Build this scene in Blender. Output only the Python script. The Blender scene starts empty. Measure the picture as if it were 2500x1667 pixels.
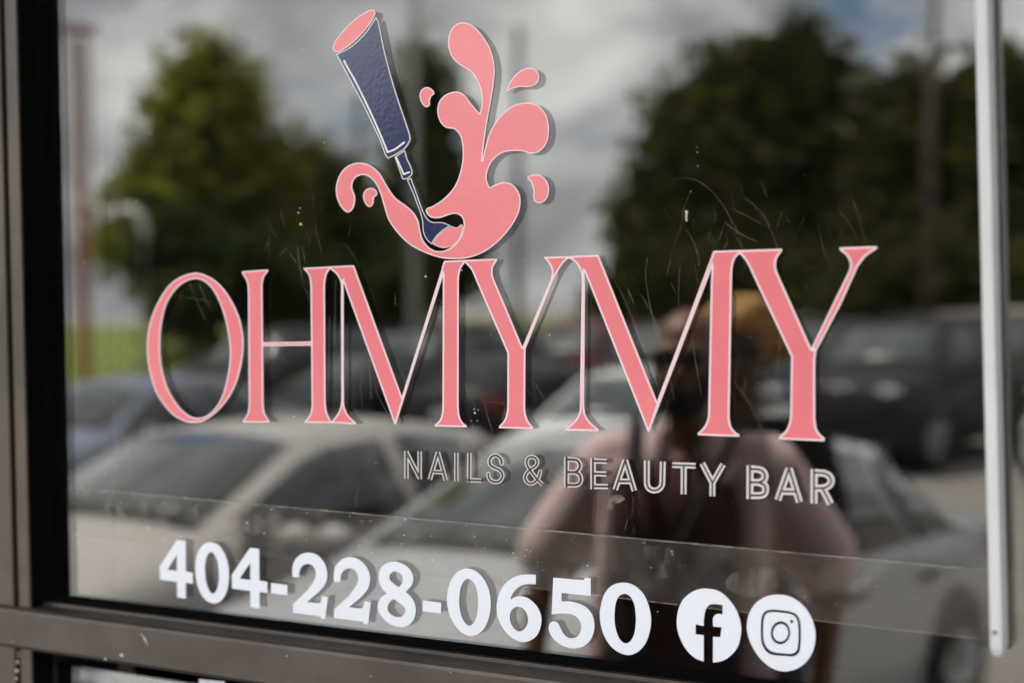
import bpy, bmesh, math, random
import numpy as np
from mathutils import Vector, Matrix
from mathutils.geometry import tessellate_polygon

S = bpy.context.scene
COL = S.collection
RNG = random.Random(7)
rad = math.radians

# ------------------------------------------------------------------ camera
# Glass plane is y = 0 (street side y < 0), x runs along the shop front, z up.
F_PX = 3472.0                               # 50 mm lens on a 36 mm wide frame of 2500 units
PPX, PPY = 1250.0, 1194.0                   # the frame is a crop: optical axis below its middle
CAM = np.array([0.0, -1.10, 1.60])
def _u(v): v = np.array(v, float); return v / np.linalg.norm(v)
_ax = -_u((-4700 - PPX, 864 - PPY, F_PX))
_dn = _u((1010 - PPX, 41700 - PPY, F_PX)); _dn = _u(_dn - _ax * _dn.dot(_ax))
_az = -_dn
_ay = np.cross(_dn, _ax); _ay = _ay if _ay[2] > 0 else -_ay
M = np.stack([_ax, _ay, _az], 1)            # camera (right, down, forward) from world
def ray(u, v): return M.T @ np.array([(u - PPX) / F_PX, (v - PPY) / F_PX, 1.0])
def on_y(u, v, y=0.0):
    d = ray(u, v); t = (y - CAM[1]) / d[1]; return CAM + d * t
def street(u, v, depth):                    # street point whose reflection shows at (u, v), at a path depth
    p = CAM + ray(u, v) * depth; return Vector((p[0], -p[1], p[2]))

cam_data = bpy.data.cameras.new("camera")
cam = bpy.data.objects.new("camera", cam_data); COL.objects.link(cam)
rot = Matrix([[M[0][i], -M[1][i], -M[2][i]] for i in range(3)])
cam.matrix_world = Matrix.Translation(Vector(CAM)) @ rot.to_4x4()
cam_data.sensor_width = 36.0; cam_data.lens = 50.0
cam_data.shift_y = (PPY - 833.5) / 2500.0
cam_data.clip_start = 0.05; cam_data.clip_end = 3000
cam_data.dof.use_dof = True
cam_data.dof.focus_distance = 1.27
cam_data.dof.aperture_fstop = 2.9
cam_data.dof.aperture_ratio = 0.8
S.camera = cam

# ------------------------------------------------------------------ light
SUN_DIR = Vector((-0.46, 0.10, 0.86)).normalized()
sun_l = bpy.data.lights.new("sun", 'SUN'); sun_l.energy = 4.2; sun_l.angle = rad(1.5); sun_l.color = (1.0, 0.95, 0.87)
sun = bpy.data.objects.new("sun", sun_l); COL.objects.link(sun)
sun.rotation_euler = SUN_DIR.to_track_quat('Z', 'Y').to_euler()
W = bpy.data.worlds.new("World"); S.world = W; W.use_nodes = True
wt = W.node_tree; wn = wt.nodes; wl = wt.links
for n in list(wn): wn.remove(n)
def wnode(t, **k):
    n = wn.new(t)
    for a, b in k.items(): setattr(n, a, b)
    return n
w_out = wnode('ShaderNodeOutputWorld'); w_bg = wnode('ShaderNodeBackground'); w_bg.inputs[1].default_value = 0.085
w_sky = wnode('ShaderNodeTexSky', sky_type='NISHITA', sun_disc=False)
w_sky.sun_elevation = math.asin(SUN_DIR.z); w_sky.sun_rotation = math.atan2(SUN_DIR.x, SUN_DIR.y)
w_tc = wnode('ShaderNodeTexCoord')
def wmap(loc, sc):
    m = wnode('ShaderNodeMapping'); m.inputs['Location'].default_value = loc; m.inputs['Scale'].default_value = sc
    wl.new(w_tc.outputs['Generated'], m.inputs['Vector']); return m
def wnoise(m, scale, detail, rough, dist=0.0):
    n = wnode('ShaderNodeTexNoise'); n.inputs['Scale'].default_value = scale; n.inputs['Detail'].default_value = detail
    n.inputs['Roughness'].default_value = rough; n.inputs['Distortion'].default_value = dist
    wl.new(m.outputs[0], n.inputs['Vector']); return n
def wramp(src, stops):
    r = wnode('ShaderNodeValToRGB'); e = r.color_ramp.elements
    while len(e) > 1: e.remove(e[-1])
    for i, (p, c) in enumerate(stops):
        x = e[0] if i == 0 else e.new(p)
        x.position = p; x.color = (*c, 1) if len(c) == 3 else c
    wl.new(src, r.inputs[0]); return r
w_n1 = wnoise(wmap((1.7, 0.35, 0.2), (1, 1, 1.9)), 2.6, 9, 0.56, 0.25)      # cloud cover
w_n2 = wnoise(wmap((4.1, 2.2, 1.3), (1, 1, 1.7)), 6.5, 9, 0.55, 0.5)        # light and dark of the cloud
w_cov = wramp(w_n1.outputs[0], [(0.33, (0, 0, 0)), (0.41, (1, 1, 1))])
w_col = wramp(w_n2.outputs[0], [(0.34, (3.9, 4.0, 4.25)), (0.46, (6.2, 6.3, 6.5)), (0.57, (9.8, 9.8, 9.7)), (0.70, (15.0, 14.9, 14.5))])
gap_dir = street(2085, 25, 1.0) - Vector((CAM[0], -CAM[1], CAM[2])); gap_dir.normalize()      # a torn opening of blue above the right hand trees
w_dist = wnode('ShaderNodeVectorMath', operation='DISTANCE'); w_dist.inputs[1].default_value = gap_dir; wl.new(w_tc.outputs['Generated'], w_dist.inputs[0])
w_n3 = wnoise(wmap((0.3, 1.1, 0.7), (1, 1, 1.5)), 16, 6, 0.6, 0.3)
w_add = wnode('ShaderNodeMath', operation='MULTIPLY_ADD'); w_add.inputs[1].default_value = 0.11; wl.new(w_n3.outputs[0], w_add.inputs[0]); wl.new(w_dist.outputs['Value'], w_add.inputs[2])
w_gap = wramp(w_add.outputs[0], [(0.072, (0, 0, 0)), (0.112, (1, 1, 1))])
w_mul = wnode('ShaderNodeMath', operation='MULTIPLY'); wl.new(w_cov.outputs[0], w_mul.inputs[0]); wl.new(w_gap.outputs[0], w_mul.inputs[1])
w_mix = wnode('ShaderNodeMixRGB')
wl.new(w_mul.outputs[0], w_mix.inputs[0]); wl.new(w_sky.outputs[0], w_mix.inputs[1]); wl.new(w_col.outputs[0], w_mix.inputs[2])
wl.new(w_mix.outputs[0], w_bg.inputs[0]); wl.new(w_bg.outputs[0], w_out.inputs[0])

S.view_settings.view_transform = 'Standard'; S.view_settings.look = 'None'
S.view_settings.exposure = 1.90; S.view_settings.gamma = 1.0
S.render.engine = 'CYCLES'
S.cycles.use_denoising = True
S.cycles.max_bounces = 10; S.cycles.glossy_bounces = 6; S.cycles.transparent_max_bounces = 24
S.cycles.sample_clamp_indirect = 6.0
S.cycles.caustics_reflective = False; S.cycles.caustics_refractive = False

# ------------------------------------------------------------------ materials
MATS = {}
def mat(name, col, rough=0.5, metal=0.0, spec=0.5, var=None, vscale=5.0, bump=0.0, bscale=40.0, coat=0.0, coords='Object', detail=4.0):
    """Principled material; var = second colour mixed in by noise, bump = fine relief."""
    if name in MATS: return MATS[name]
    m = bpy.data.materials.new(name); m.use_nodes = True; MATS[name] = m
    nt = m.node_tree; b = nt.nodes['Principled BSDF']
    b.inputs['Base Color'].default_value = (*col, 1); b.inputs['Roughness'].default_value = rough
    b.inputs['Metallic'].default_value = metal; b.inputs['Specular IOR Level'].default_value = spec
    b.inputs['Coat Weight'].default_value = coat; b.inputs['Coat Roughness'].default_value = 0.06
    tc = nt.nodes.new('ShaderNodeTexCoord')
    if var is not None:
        n = nt.nodes.new('ShaderNodeTexNoise'); n.inputs['Scale'].default_value = vscale; n.inputs['Detail'].default_value = detail
        n.inputs['Roughness'].default_value = 0.6
        nt.links.new(tc.outputs[coords], n.inputs['Vector'])
        r = nt.nodes.new('ShaderNodeValToRGB'); r.color_ramp.elements[0].position = 0.35; r.color_ramp.elements[1].position = 0.65
        r.color_ramp.elements[0].color = (*col, 1); r.color_ramp.elements[1].color = (*var, 1)
        nt.links.new(n.outputs[0], r.inputs[0]); nt.links.new(r.outputs[0], b.inputs['Base Color'])
    if bump > 0:
        n = nt.nodes.new('ShaderNodeTexNoise'); n.inputs['Scale'].default_value = bscale; n.inputs['Detail'].default_value = 3
        nt.links.new(tc.outputs[coords], n.inputs['Vector'])
        bp = nt.nodes.new('ShaderNodeBump'); bp.inputs['Strength'].default_value = bump; bp.inputs['Distance'].default_value = 0.002
        nt.links.new(n.outputs[0], bp.inputs['Height']); nt.links.new(bp.outputs[0], b.inputs['Normal'])
    return m

def glass_mat(name, r0, tint, haze=0.0, haze_col=(0.4, 0.36, 0.32)):
    """One face of a window pane: clear with a Fresnel mirror reflection, and an even film of dust."""
    m = bpy.data.materials.new(name); m.use_nodes = True; MATS[name] = m
    nt = m.node_tree; nd = nt.nodes; lk = nt.links
    for n in list(nd): nd.remove(n)
    out = nd.new('ShaderNodeOutputMaterial'); tr = nd.new('ShaderNodeBsdfTransparent'); tr.inputs[0].default_value = (*tint, 1)
    gl = nd.new('ShaderNodeBsdfGlossy'); gl.inputs['Roughness'].default_value = 0.0
    lw = nd.new('ShaderNodeLayerWeight'); lw.inputs[0].default_value = 0.5
    pw = nd.new('ShaderNodeMath'); pw.operation = 'POWER'; pw.inputs[1].default_value = 5.0; lk.new(lw.outputs['Facing'], pw.inputs[0])
    fr = nd.new('ShaderNodeMath'); fr.operation = 'MULTIPLY_ADD'; fr.inputs[1].default_value = 1 - r0; fr.inputs[2].default_value = r0; lk.new(pw.outputs[0], fr.inputs[0])
    mx = nd.new('ShaderNodeMixShader'); lk.new(fr.outputs[0], mx.inputs[0]); lk.new(tr.outputs[0], mx.inputs[1]); lk.new(gl.outputs[0], mx.inputs[2])
    res = mx
    if haze > 0:
        df = nd.new('ShaderNodeBsdfDiffuse'); df.inputs[0].default_value = (*haze_col, 1)
        tc = nd.new('ShaderNodeTexCoord'); nz = nd.new('ShaderNodeTexNoise'); nz.inputs['Scale'].default_value = 6.0; nz.inputs['Detail'].default_value = 6
        lk.new(tc.outputs['Object'], nz.inputs['Vector'])
        mu = nd.new('ShaderNodeMath'); mu.operation = 'MULTIPLY'; mu.inputs[1].default_value = haze * 2; lk.new(nz.outputs[0], mu.inputs[0])
        m2 = nd.new('ShaderNodeMixShader'); lk.new(mu.outputs[0], m2.inputs[0]); lk.new(mx.outputs[0], m2.inputs[1]); lk.new(df.outputs[0], m2.inputs[2]); res = m2
    lk.new(res.outputs[0], out.inputs[0]); return m

def veil_mat(name, col, lo, hi, scale, stretch=(1, 1, 1), p0=0.4, p1=0.7):
    """Patchy see-through dirt: opacity from noise between lo and hi."""
    m = bpy.data.materials.new(name); m.use_nodes = True; MATS[name] = m
    nt = m.node_tree; nd = nt.nodes; lk = nt.links
    for n in list(nd): nd.remove(n)
    out = nd.new('ShaderNodeOutputMaterial'); tr = nd.new('ShaderNodeBsdfTransparent'); df = nd.new('ShaderNodeBsdfDiffuse'); df.inputs[0].default_value = (*col, 1)
    tc = nd.new('ShaderNodeTexCoord'); mp = nd.new('ShaderNodeMapping'); mp.inputs['Scale'].default_value = stretch
    lk.new(tc.outputs['Object'], mp.inputs[0])
    nz = nd.new('ShaderNodeTexNoise'); nz.inputs['Scale'].default_value = scale; nz.inputs['Detail'].default_value = 8; nz.inputs['Roughness'].default_value = 0.65
    lk.new(mp.outputs[0], nz.inputs['Vector'])
    rg = nd.new('ShaderNodeMapRange'); rg.inputs[1].default_value = p0; rg.inputs[2].default_value = p1; rg.inputs[3].default_value = lo; rg.inputs[4].default_value = hi
    lk.new(nz.outputs[0], rg.inputs[0])
    mx = nd.new('ShaderNodeMixShader'); lk.new(rg.outputs[0], mx.inputs[0]); lk.new(tr.outputs[0], mx.inputs[1]); lk.new(df.outputs[0], mx.inputs[2])
    lk.new(mx.outputs[0], out.inputs[0]); return m

# ------------------------------------------------------------------ object helpers
def obj(name, me, m=None, parent=None, smooth=False):
    if isinstance(me, bmesh.types.BMesh):
        d = bpy.data.meshes.new(name); me.to_mesh(d); me.free(); me = d
    o = bpy.data.objects.new(name, me); COL.objects.link(o)
    if m is not None:
        for x in (m if isinstance(m, (list, tuple)) else [m]): me.materials.append(x)
    if smooth:
        for p in me.polygons: p.use_smooth = True
    if parent is not None: o.parent = parent
    return o
def thing(name, label, cat, loc=(0, 0, 0), rz=0.0, group=None):
    o = bpy.data.objects.new(name, None); COL.objects.link(o); o.empty_display_size = 0.1
    o.location = loc; o.rotation_euler = (0, 0, rz); return tag(o, label, cat, group)
def tag(o, label, cat, group=None):
    o['label'] = label; o['category'] = cat
    if group: o['group'] = group
    return o
def struct(o, label=None):
    o['kind'] = 'structure'
    if label: o['label'] = label
    return o
def box(bm, x0, x1, y0, y1, z0, z1):
    vs = [bm.verts.new(p) for p in ((x0, y0, z0), (x1, y0, z0), (x1, y1, z0), (x0, y1, z0), (x0, y0, z1), (x1, y0, z1), (x1, y1, z1), (x0, y1, z1))]
    for f in ((3, 2, 1, 0), (4, 5, 6, 7), (0, 1, 5, 4), (1, 2, 6, 5), (2, 3, 7, 6), (3, 0, 4, 7)): bm.faces.new([vs[i] for i in f])
    return vs
def boxo(name, dims, m, parent=None, bevel=0.0):
    bm = bmesh.new(); box(bm, *dims)
    if bevel > 0: bmesh.ops.bevel(bm, geom=bm.edges[:], offset=bevel, segments=2, affect='EDGES')
    return obj(name, bm, m, parent)
def tube(bm, pts, rs, n=10, caps=True):
    pts = [Vector(p) for p in pts]
    if not isinstance(rs, (list, tuple)): rs = [rs] * len(pts)
    rings = []
    for i, p in enumerate(pts):
        t = (pts[min(i + 1, len(pts) - 1)] - pts[max(i - 1, 0)]).normalized()
        a = t.cross(Vector((0, 0, 1)))
        if a.length < 1e-3: a = t.cross(Vector((1, 0, 0)))
        a.normalize(); b = t.cross(a)
        rings.append([bm.verts.new(p + (a * math.cos(k * 2 * math.pi / n) + b * math.sin(k * 2 * math.pi / n)) * rs[i]) for k in range(n)])
    for r0, r1 in zip(rings, rings[1:]):
        for k in range(n): bm.faces.new((r0[k], r0[(k + 1) % n], r1[(k + 1) % n], r1[k]))
    if caps:
        bm.faces.new(rings[0][::-1]); bm.faces.new(rings[-1])
def disc_x(bm, c, r, w, n=24, r2=None):
    """Cylinder whose axis is x."""
    r2 = r if r2 is None else r2; rings = []
    for dx, rr in ((-w / 2, r), (w / 2, r2)):
        rings.append([bm.verts.new((c[0] + dx, c[1] + rr * math.cos(k * 2 * math.pi / n), c[2] + rr * math.sin(k * 2 * math.pi / n))) for k in range(n)])
    for k in range(n): bm.faces.new((rings[0][k], rings[0][(k + 1) % n], rings[1][(k + 1) % n], rings[1][k]))
    bm.faces.new(rings[0][::-1]); bm.faces.new(rings[1])
def copy_tree(o, parent=None):
    c = o.copy(); COL.objects.link(c); c.parent = parent
    for ch in o.children:
        copy_tree(ch, c)
    return c

# ------------------------------------------------------------------ flat shapes: distance field and contours
def spline(pts, n=10, closed=True):
    P = [np.array(p[:2], float) for p in pts]; sm = [len(p) > 2 for p in pts]; N = len(P); out = []
    rngN = N if closed else N - 1
    for i in range(rngN):
        j = (i + 1) % N; p0, p1 = P[i], P[j]
        if not sm[i] and not sm[j]: out.append(p0); continue
        ch = p1 - p0; L = np.linalg.norm(ch) + 1e-9
        def tan(k):
            if not sm[k]: return ch
            d = P[(k + 1) % N] - P[(k - 1) % N]
            return d / (np.linalg.norm(d) + 1e-9) * L
        t0, t1 = tan(i), tan(j)
        for s in range(n):
            t = s / n; t2, t3 = t * t, t * t * t
            out.append((2 * t3 - 3 * t2 + 1) * p0 + (t3 - 2 * t2 + t) * t0 + (-2 * t3 + 3 * t2) * p1 + (t3 - t2) * t1)
    if not closed: out.append(P[-1])
    return np.array(out)
class Z:
    """Reading frame: a window of the sign survey with its own origin and scale."""
    def __init__(s, x0, y0, k): s.x0, s.y0, s.k = x0, y0, k
    def __call__(s, pts): return [(s.x0 + p[0] * s.k, s.y0 + p[1] * s.k) + tuple(p[2:]) for p in pts]
def poly_sdf(X, Y, poly):
    d2 = np.full(X.shape, 1e18); ins = np.zeros(X.shape, bool); n = len(poly)
    for i in range(n):
        ax, ay = poly[i]; bx, by = poly[(i + 1) % n]; ex, ey = bx - ax, by - ay
        L = ex * ex + ey * ey
        if L < 1e-9: continue
        wx, wy = X - ax, Y - ay
        t = np.clip((wx * ex + wy * ey) / L, 0, 1)
        d2 = np.minimum(d2, (wx - ex * t) ** 2 + (wy - ey * t) ** 2)
        c = ((ay > Y) != (by > Y))
        if abs(ey) > 1e-12: ins ^= c & (X < ex * (Y - ay) / ey + ax)
    d = np.sqrt(d2); return np.where(ins, -d, d)
class Field:
    def __init__(s, x0, y0, x1, y1, h=1.0):
        s.x, s.y = np.arange(x0, x1 + h, h), np.arange(y0, y1 + h, h); s.h = h
        s.X, s.Y = np.meshgrid(s.x, s.y); s.D = np.full(s.X.shape, 60.0)
    def _win(s, poly, pad=30):
        a = np.searchsorted(s.x, [poly[:, 0].min() - pad, poly[:, 0].max() + pad]); b = np.searchsorted(s.y, [poly[:, 1].min() - pad, poly[:, 1].max() + pad])
        return slice(b[0], b[1] + 1), slice(a[0], a[1] + 1)
    def add(s, pts, n=10):
        p = spline(pts, n); w = s._win(p); s.D[w] = np.minimum(s.D[w], poly_sdf(s.X[w], s.Y[w], p)); return s
    def sub(s, pts, n=10):
        p = spline(pts, n); w = s._win(p); s.D[w] = np.maximum(s.D[w], -poly_sdf(s.X[w], s.Y[w], p)); return s
    def stroke(s, pts, w, n=8, flat=True):
        p = spline(pts, n, closed=False); win = s._win(p, 30); X, Y = s.X[win], s.Y[win]; d = np.full(X.shape, 1e9)
        for i in range(len(p) - 1):
            a, b = p[i], p[i + 1]; e = b - a; L = np.linalg.norm(e)
            if L < 1e-9: continue
            e /= L; wx, wy = X - a[0], Y - a[1]; al = wx * e[0] + wy * e[1]; ac = np.abs(wx * -e[1] + wy * e[0])
            lo = al < 0; hi = al > L
            seg = np.where(lo | hi, np.hypot(np.where(lo, al, al - L), ac), ac) - w / 2
            if flat and i == 0: seg = np.where(lo, np.maximum(-al, ac - w / 2), seg)
            if flat and i == len(p) - 2: seg = np.where(hi, np.maximum(al - L, ac - w / 2), seg)
            d = np.minimum(d, seg)
        s.D[win] = np.minimum(s.D[win], d); return s
def contours(x, y, D):
    """Marching squares at level 0 -> closed loops."""
    D = D.copy(); D[0, :] = D[-1, :] = 1; D[:, 0] = D[:, -1] = 1
    D[D == 0] = 1e-6; I = D < 0
    code = I[:-1, :-1] * 1 + I[:-1, 1:] * 2 + I[1:, 1:] * 4 + I[1:, :-1] * 8
    T = {1: [(3, 0)], 2: [(0, 1)], 3: [(3, 1)], 4: [(1, 2)], 5: [(3, 2), (1, 0)], 6: [(0, 2)], 7: [(3, 2)], 8: [(2, 3)], 9: [(2, 0)], 10: [(0, 3), (2, 1)], 11: [(2, 1)], 12: [(1, 3)], 13: [(1, 0)], 14: [(0, 3)]}
    nxt = {}; pos = {}
    def edge(r, c, e):
        if e == 0: k = (r, c, 0)
        elif e == 2: k = (r + 1, c, 0)
        elif e == 3: k = (r, c, 1)
        else: k = (r, c + 1, 1)
        if k not in pos:
            r0, c0, v = k; r1, c1 = (r0 + 1, c0) if v else (r0, c0 + 1)
            a, b = D[r0, c0], D[r1, c1]; t = a / (a - b)
            pos[k] = (x[c0] + (x[c1] - x[c0]) * t, y[r0] + (y[r1] - y[r0]) * t)
        return k
    for r, c in zip(*np.nonzero((code > 0) & (code < 15))):
        for a, b in T[int(code[r, c])]: nxt[edge(r, c, a)] = edge(r, c, b)
    loops = []
    while nxt:
        k0 = next(iter(nxt)); lp = []; k = k0
        while k in nxt:
            lp.append(pos[k]); k = nxt.pop(k)
        if k == k0 and len(lp) > 5: loops.append(np.array(lp))
    return loops
def simplify(p, tol):
    def dp(a, b):
        st = [(a, b)]; keep = {a, b}
        while st:
            a, b = st.pop()
            if b - a < 2: continue
            q = p[a + 1:b]; e = p[b] - p[a]; L = np.linalg.norm(e)
            d = np.abs((q - p[a]) @ np.array([-e[1], e[0]])) / L if L > 1e-9 else np.linalg.norm(q - p[a], axis=1)
            i = int(d.argmax())
            if d[i] > tol: k = a + 1 + i; keep.add(k); st += [(a, k), (k, b)]
        return keep
    p = np.vstack([p, p[:1]]); m = len(p) // 2
    ks = sorted(dp(0, m) | dp(m, len(p) - 1)); return p[ks[:-1]]
def area2(p): return float(np.sum(p[:, 0] * np.roll(p[:, 1], -1) - np.roll(p[:, 0], -1) * p[:, 1])) / 2
def sheet(name, x, y, D, m, parent, y_back, thick, tol=0.12, min_area=2.0):
    """Vinyl sheet on the glass: contour of a field, cut to a thickness, its back at y_back."""
    loops = [simplify(l, tol) for l in contours(x, y, D)]
    loops = [l for l in loops if len(l) > 2 and abs(area2(l)) > min_area]
    if not loops: return None
    bm = bmesh.new(); W2 = []
    for l in loops: W2.append([on_y(u, v, 0.0) for u, v in l])
    # group holes with the outer loop that holds them
    def inside(pt, poly):
        c = False; n = len(poly)
        for i in range(n):
            a, b = poly[i], poly[(i + 1) % n]
            if (a[1] > pt[1]) != (b[1] > pt[1]) and pt[0] < (b[0] - a[0]) * (pt[1] - a[1]) / (b[1] - a[1]) + a[0]: c = not c
        return c
    depth = [sum(inside(loops[i][0], loops[j]) for j in range(len(loops)) if j != i) for i in range(len(loops))]
    for i in range(len(loops)):
        if depth[i] % 2: continue
        grp = [i] + [j for j in range(len(loops)) if depth[j] == depth[i] + 1 and inside(loops[j][0], loops[i])]
        flat = [p for g in grp for p in W2[g]]
        tris = tessellate_polygon([[Vector((p[0], p[2], 0)) for p in W2[g]] for g in grp])
        fr = [bm.verts.new((p[0], y_back - thick, p[2])) for p in flat]; bk = [bm.verts.new((p[0], y_back, p[2])) for p in flat]
        for t in tris:
            a, b, c = (flat[k] for k in t)
            cr = (b[0] - a[0]) * (c[2] - a[2]) - (b[2] - a[2]) * (c[0] - a[0])
            if abs(cr) < 1e-14: continue
            t = t if cr > 0 else t[::-1]
            try: bm.faces.new([fr[k] for k in t]); bm.faces.new([bk[k] for k in t[::-1]])
            except ValueError: pass
        o = 0
        for g in grp:
            n = len(W2[g])
            for k in range(n):
                a, b = o + k, o + (k + 1) % n
                try: bm.faces.new((fr[a], fr[b], bk[b], bk[a]))
                except ValueError: pass
            o += n
    bmesh.ops.recalc_face_normals(bm, faces=bm.faces[:])
    return obj(name, bm, m, parent)

# ================================================================== THE PLACE
# ------------------------------------------------------------------ ground
KERB = -1.25
def ground_z(y):
    Y = -y
    prof = [(-400, -0.12), (0, -0.12), (6, -0.12), (29, 0.92), (31.5, 1.9), (36, 3.0), (40, 3.55), (70, 4.6), (400, 9)]
    for (a, za), (b, zb) in zip(prof, prof[1:]):
        if a <= Y <= b: return za + (zb - za) * (Y - a) / (b - a)
    return prof[-1][1]
def strip(name, x0, x1, ys, dz, m, nx=24, zf=ground_z):
    bm = bmesh.new(); rows = []
    for y in ys: rows.append([bm.verts.new((x0 + (x1 - x0) * i / nx, y, zf(y) + dz)) for i in range(nx + 1)])
    for a, b in zip(rows, rows[1:]):
        for i in range(nx): bm.faces.new((a[i], b[i], b[i + 1], a[i + 1]))
    bmesh.ops.recalc_face_normals(bm, faces=bm.faces[:])
    o = obj(name, bm, m)
    if o.data.polygons[0].normal.z < 0: o.data.flip_normals()
    return struct(o)
m_lot = mat('worn_asphalt', (0.20, 0.185, 0.17), 0.9, var=(0.26, 0.24, 0.22), vscale=0.9, bump=0.5, bscale=60, detail=8)
m_walk = mat('concrete', (0.36, 0.34, 0.31), 0.85, var=(0.28, 0.265, 0.245), vscale=2.5, bump=0.4, bscale=90, detail=8)
m_grass = mat('lawn', (0.14, 0.19, 0.03), 0.9, var=(0.20, 0.245, 0.045), vscale=1.2, detail=8)
m_soil = mat('verge', (0.06, 0.07, 0.03), 0.95, var=(0.09, 0.08, 0.05), vscale=0.6)
strip('ground', -900, 900, [300, 5, 0, -6, -29, -31.5, -36, -40, -70, -400, -900], -0.03, m_soil)
strip('parking_lot', -70, 60, [-1.3, -6, -29], 0.0, m_lot)
strip('grass_bank', -90, -12.5, [-29.02, -31.5, -36], 0.004, m_grass)
strip('road', -120, 120, [-36.02, -40], 0.012, m_walk)
strip('driveway', -30, -24, [-29.03, -31.5, -36], 0.016, m_walk)
bm = bmesh.new(); box(bm, -14, 14, KERB, 0.12, -0.4, 0.0)
bmesh.ops.bevel(bm, geom=[e for e in bm.edges if all(abs(v.co.y - KERB) < 1e-4 and v.co.z > -0.1 for v in e.verts)], offset=0.02, segments=2, affect='EDGES')
struct(obj('sidewalk', bm, m_walk))
m_line = mat('road_paint', (0.72, 0.71, 0.68), 0.7, var=(0.45, 0.44, 0.42), vscale=6)
bay_proto = None
for k in range(9):
    x = -18.4 + k * 2.6
    bm = bmesh.new(); zz = [ground_z(-1.6 - i * 0.9) + 0.004 for i in range(6)]
    for i in range(5):
        y0, y1 = -1.6 - i * 0.9, -1.6 - (i + 1) * 0.9
        vs = [bm.verts.new(p) for p in ((x - .05, y1, zz[i + 1]), (x + .05, y1, zz[i + 1]), (x + .05, y0, zz[i]), (x - .05, y0, zz[i]))]
        bm.faces.new(vs)
    o = obj('parking_line', bm, m_line); o['kind'] = 'structure'

# ------------------------------------------------------------------ shop building
m_bronze = mat('bronze_aluminium', (0.068, 0.058, 0.052), 0.40, metal=0.75, var=(0.100, 0.084, 0.074), vscale=9, bump=0.08, bscale=300, detail=10)
m_black = mat('flat_black', (0.0022, 0.002, 0.002), 0.8, spec=0.03)
m_wall = mat('painted_masonry', (0.42, 0.38, 0.34), 0.85, var=(0.36, 0.33, 0.29), vscale=3, bump=0.5, bscale=60)
m_inwall = mat('dim_interior_paint', (0.10, 0.08, 0.07), 0.9, var=(0.08, 0.065, 0.055), vscale=2)
m_infloor = mat('dark_floor', (0.06, 0.045, 0.04), 0.6, var=(0.04, 0.03, 0.028), vscale=3)

XL = float(on_y(112, 800)[0])                   # where the glass meets the left jamb
XR = 1.05
Z_ledge = float(on_y(722, 1537)[2])             # where the glass meets the mid rail
R_J = 0.030
for _k in range(40):                            # depth of the jamb return: its front edge stands at 62
    R_J += (float(on_y(62, 800, -R_J)[0]) - XL) * -0.4
front = lambda u, v, y: on_y(u, v, y)
Z_rail_t = float(front(722, 1556, -0.036)[2]); Z_rail_b = float(front(200, 1607, -0.036)[2])

bld = thing('shop_building', 'long shop building with bronze framed windows facing the parking lot', 'building', (0, 0.12, 0))
boxo('wall', (-14, XL - 0.20, 0.0, 0.2, 0.0, 4.4), m_wall, bld)
boxo('wall', (XR + 0.20, 14, 0.0, 0.2, 0.0, 4.4), m_wall, bld)
boxo('header', (XL - 0.20, XR + 0.20, 0.0, 0.2, 2.72, 4.4), m_wall, bld)
boxo('coping', (-14, 14, -0.06, 0.26, 4.4, 4.5), m_bronze, bld)
boxo('unseen_canopy_soffit', (-14, 14, -1.42, -0.06, 2.95, 3.0), mat('white_bounce_soffit', (0.74, 0.73, 0.70), 0.8, var=(0.68, 0.67, 0.64), vscale=2), bld)  # unseen canopy added to shade glass and lettering; white underside bounces light
boxo('unseen_canopy_fascia', (-14, 14, -1.50, -1.42, 2.90, 3.45), m_bronze, bld)
boxo('unseen_canopy_roof', (-14, 14, -1.42, -0.06, 3.3, 3.4), m_bronze, bld)
for px in (-9.5, 3.6, 9.5): boxo('unseen_canopy_post', (px - .06, px + .06, -1.14, -1.02, 0.001, 2.95), m_bronze, bld)
boxo('interior_floor', (-14, 14, 0.2, 8, -0.1, 0.0), m_infloor, bld)
boxo('interior_ceiling', (-14, 14, 0.2, 8, 3.0, 3.1), m_inwall, bld)
boxo('back_wall', (-14, 14, 8.0, 8.2, 0, 4.4), m_inwall, bld)
boxo('side_wall', (-14.2, -14, 0.0, 8.2, 0, 4.4), m_wall, bld)
boxo('side_wall', (14, 14.2, 0.0, 8.2, 0, 4.4), m_wall, bld)
boxo('roof', (-14.2, 14.2, 0.26, 8.2, 4.4, 4.5), m_inwall, bld)

# ------------------------------------------------------------------ window
win = thing('storefront_window', 'large reflective shop window in a bronze aluminium frame above a mid rail', 'window', (0, 0, 0))
m_g_out = glass_mat('glass_street_face', 0.092, (0.93, 0.93, 0.92), haze=0.004)
m_g_in = glass_mat('glass_room_face', 0.122, (0.34, 0.33, 0.32))
def pane(name, x0, x1, z0, z1, parent):
    bm = bmesh.new(); box(bm, x0, x1, 0.0, 0.0054, z0, z1)
    o = obj(name, bm, [m_g_out, m_g_in], parent)
    for p in o.data.polygons: p.material_index = 1 if p.normal.y > 0.5 else 0
    return o
pane('glass_pane', XL - 0.01, XR + 0.01, Z_ledge - 0.01, 2.61, win)
pane('lower_glass_pane', XL - 0.01, XR + 0.01, 0.14, Z_rail_b - 0.02, win)
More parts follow.
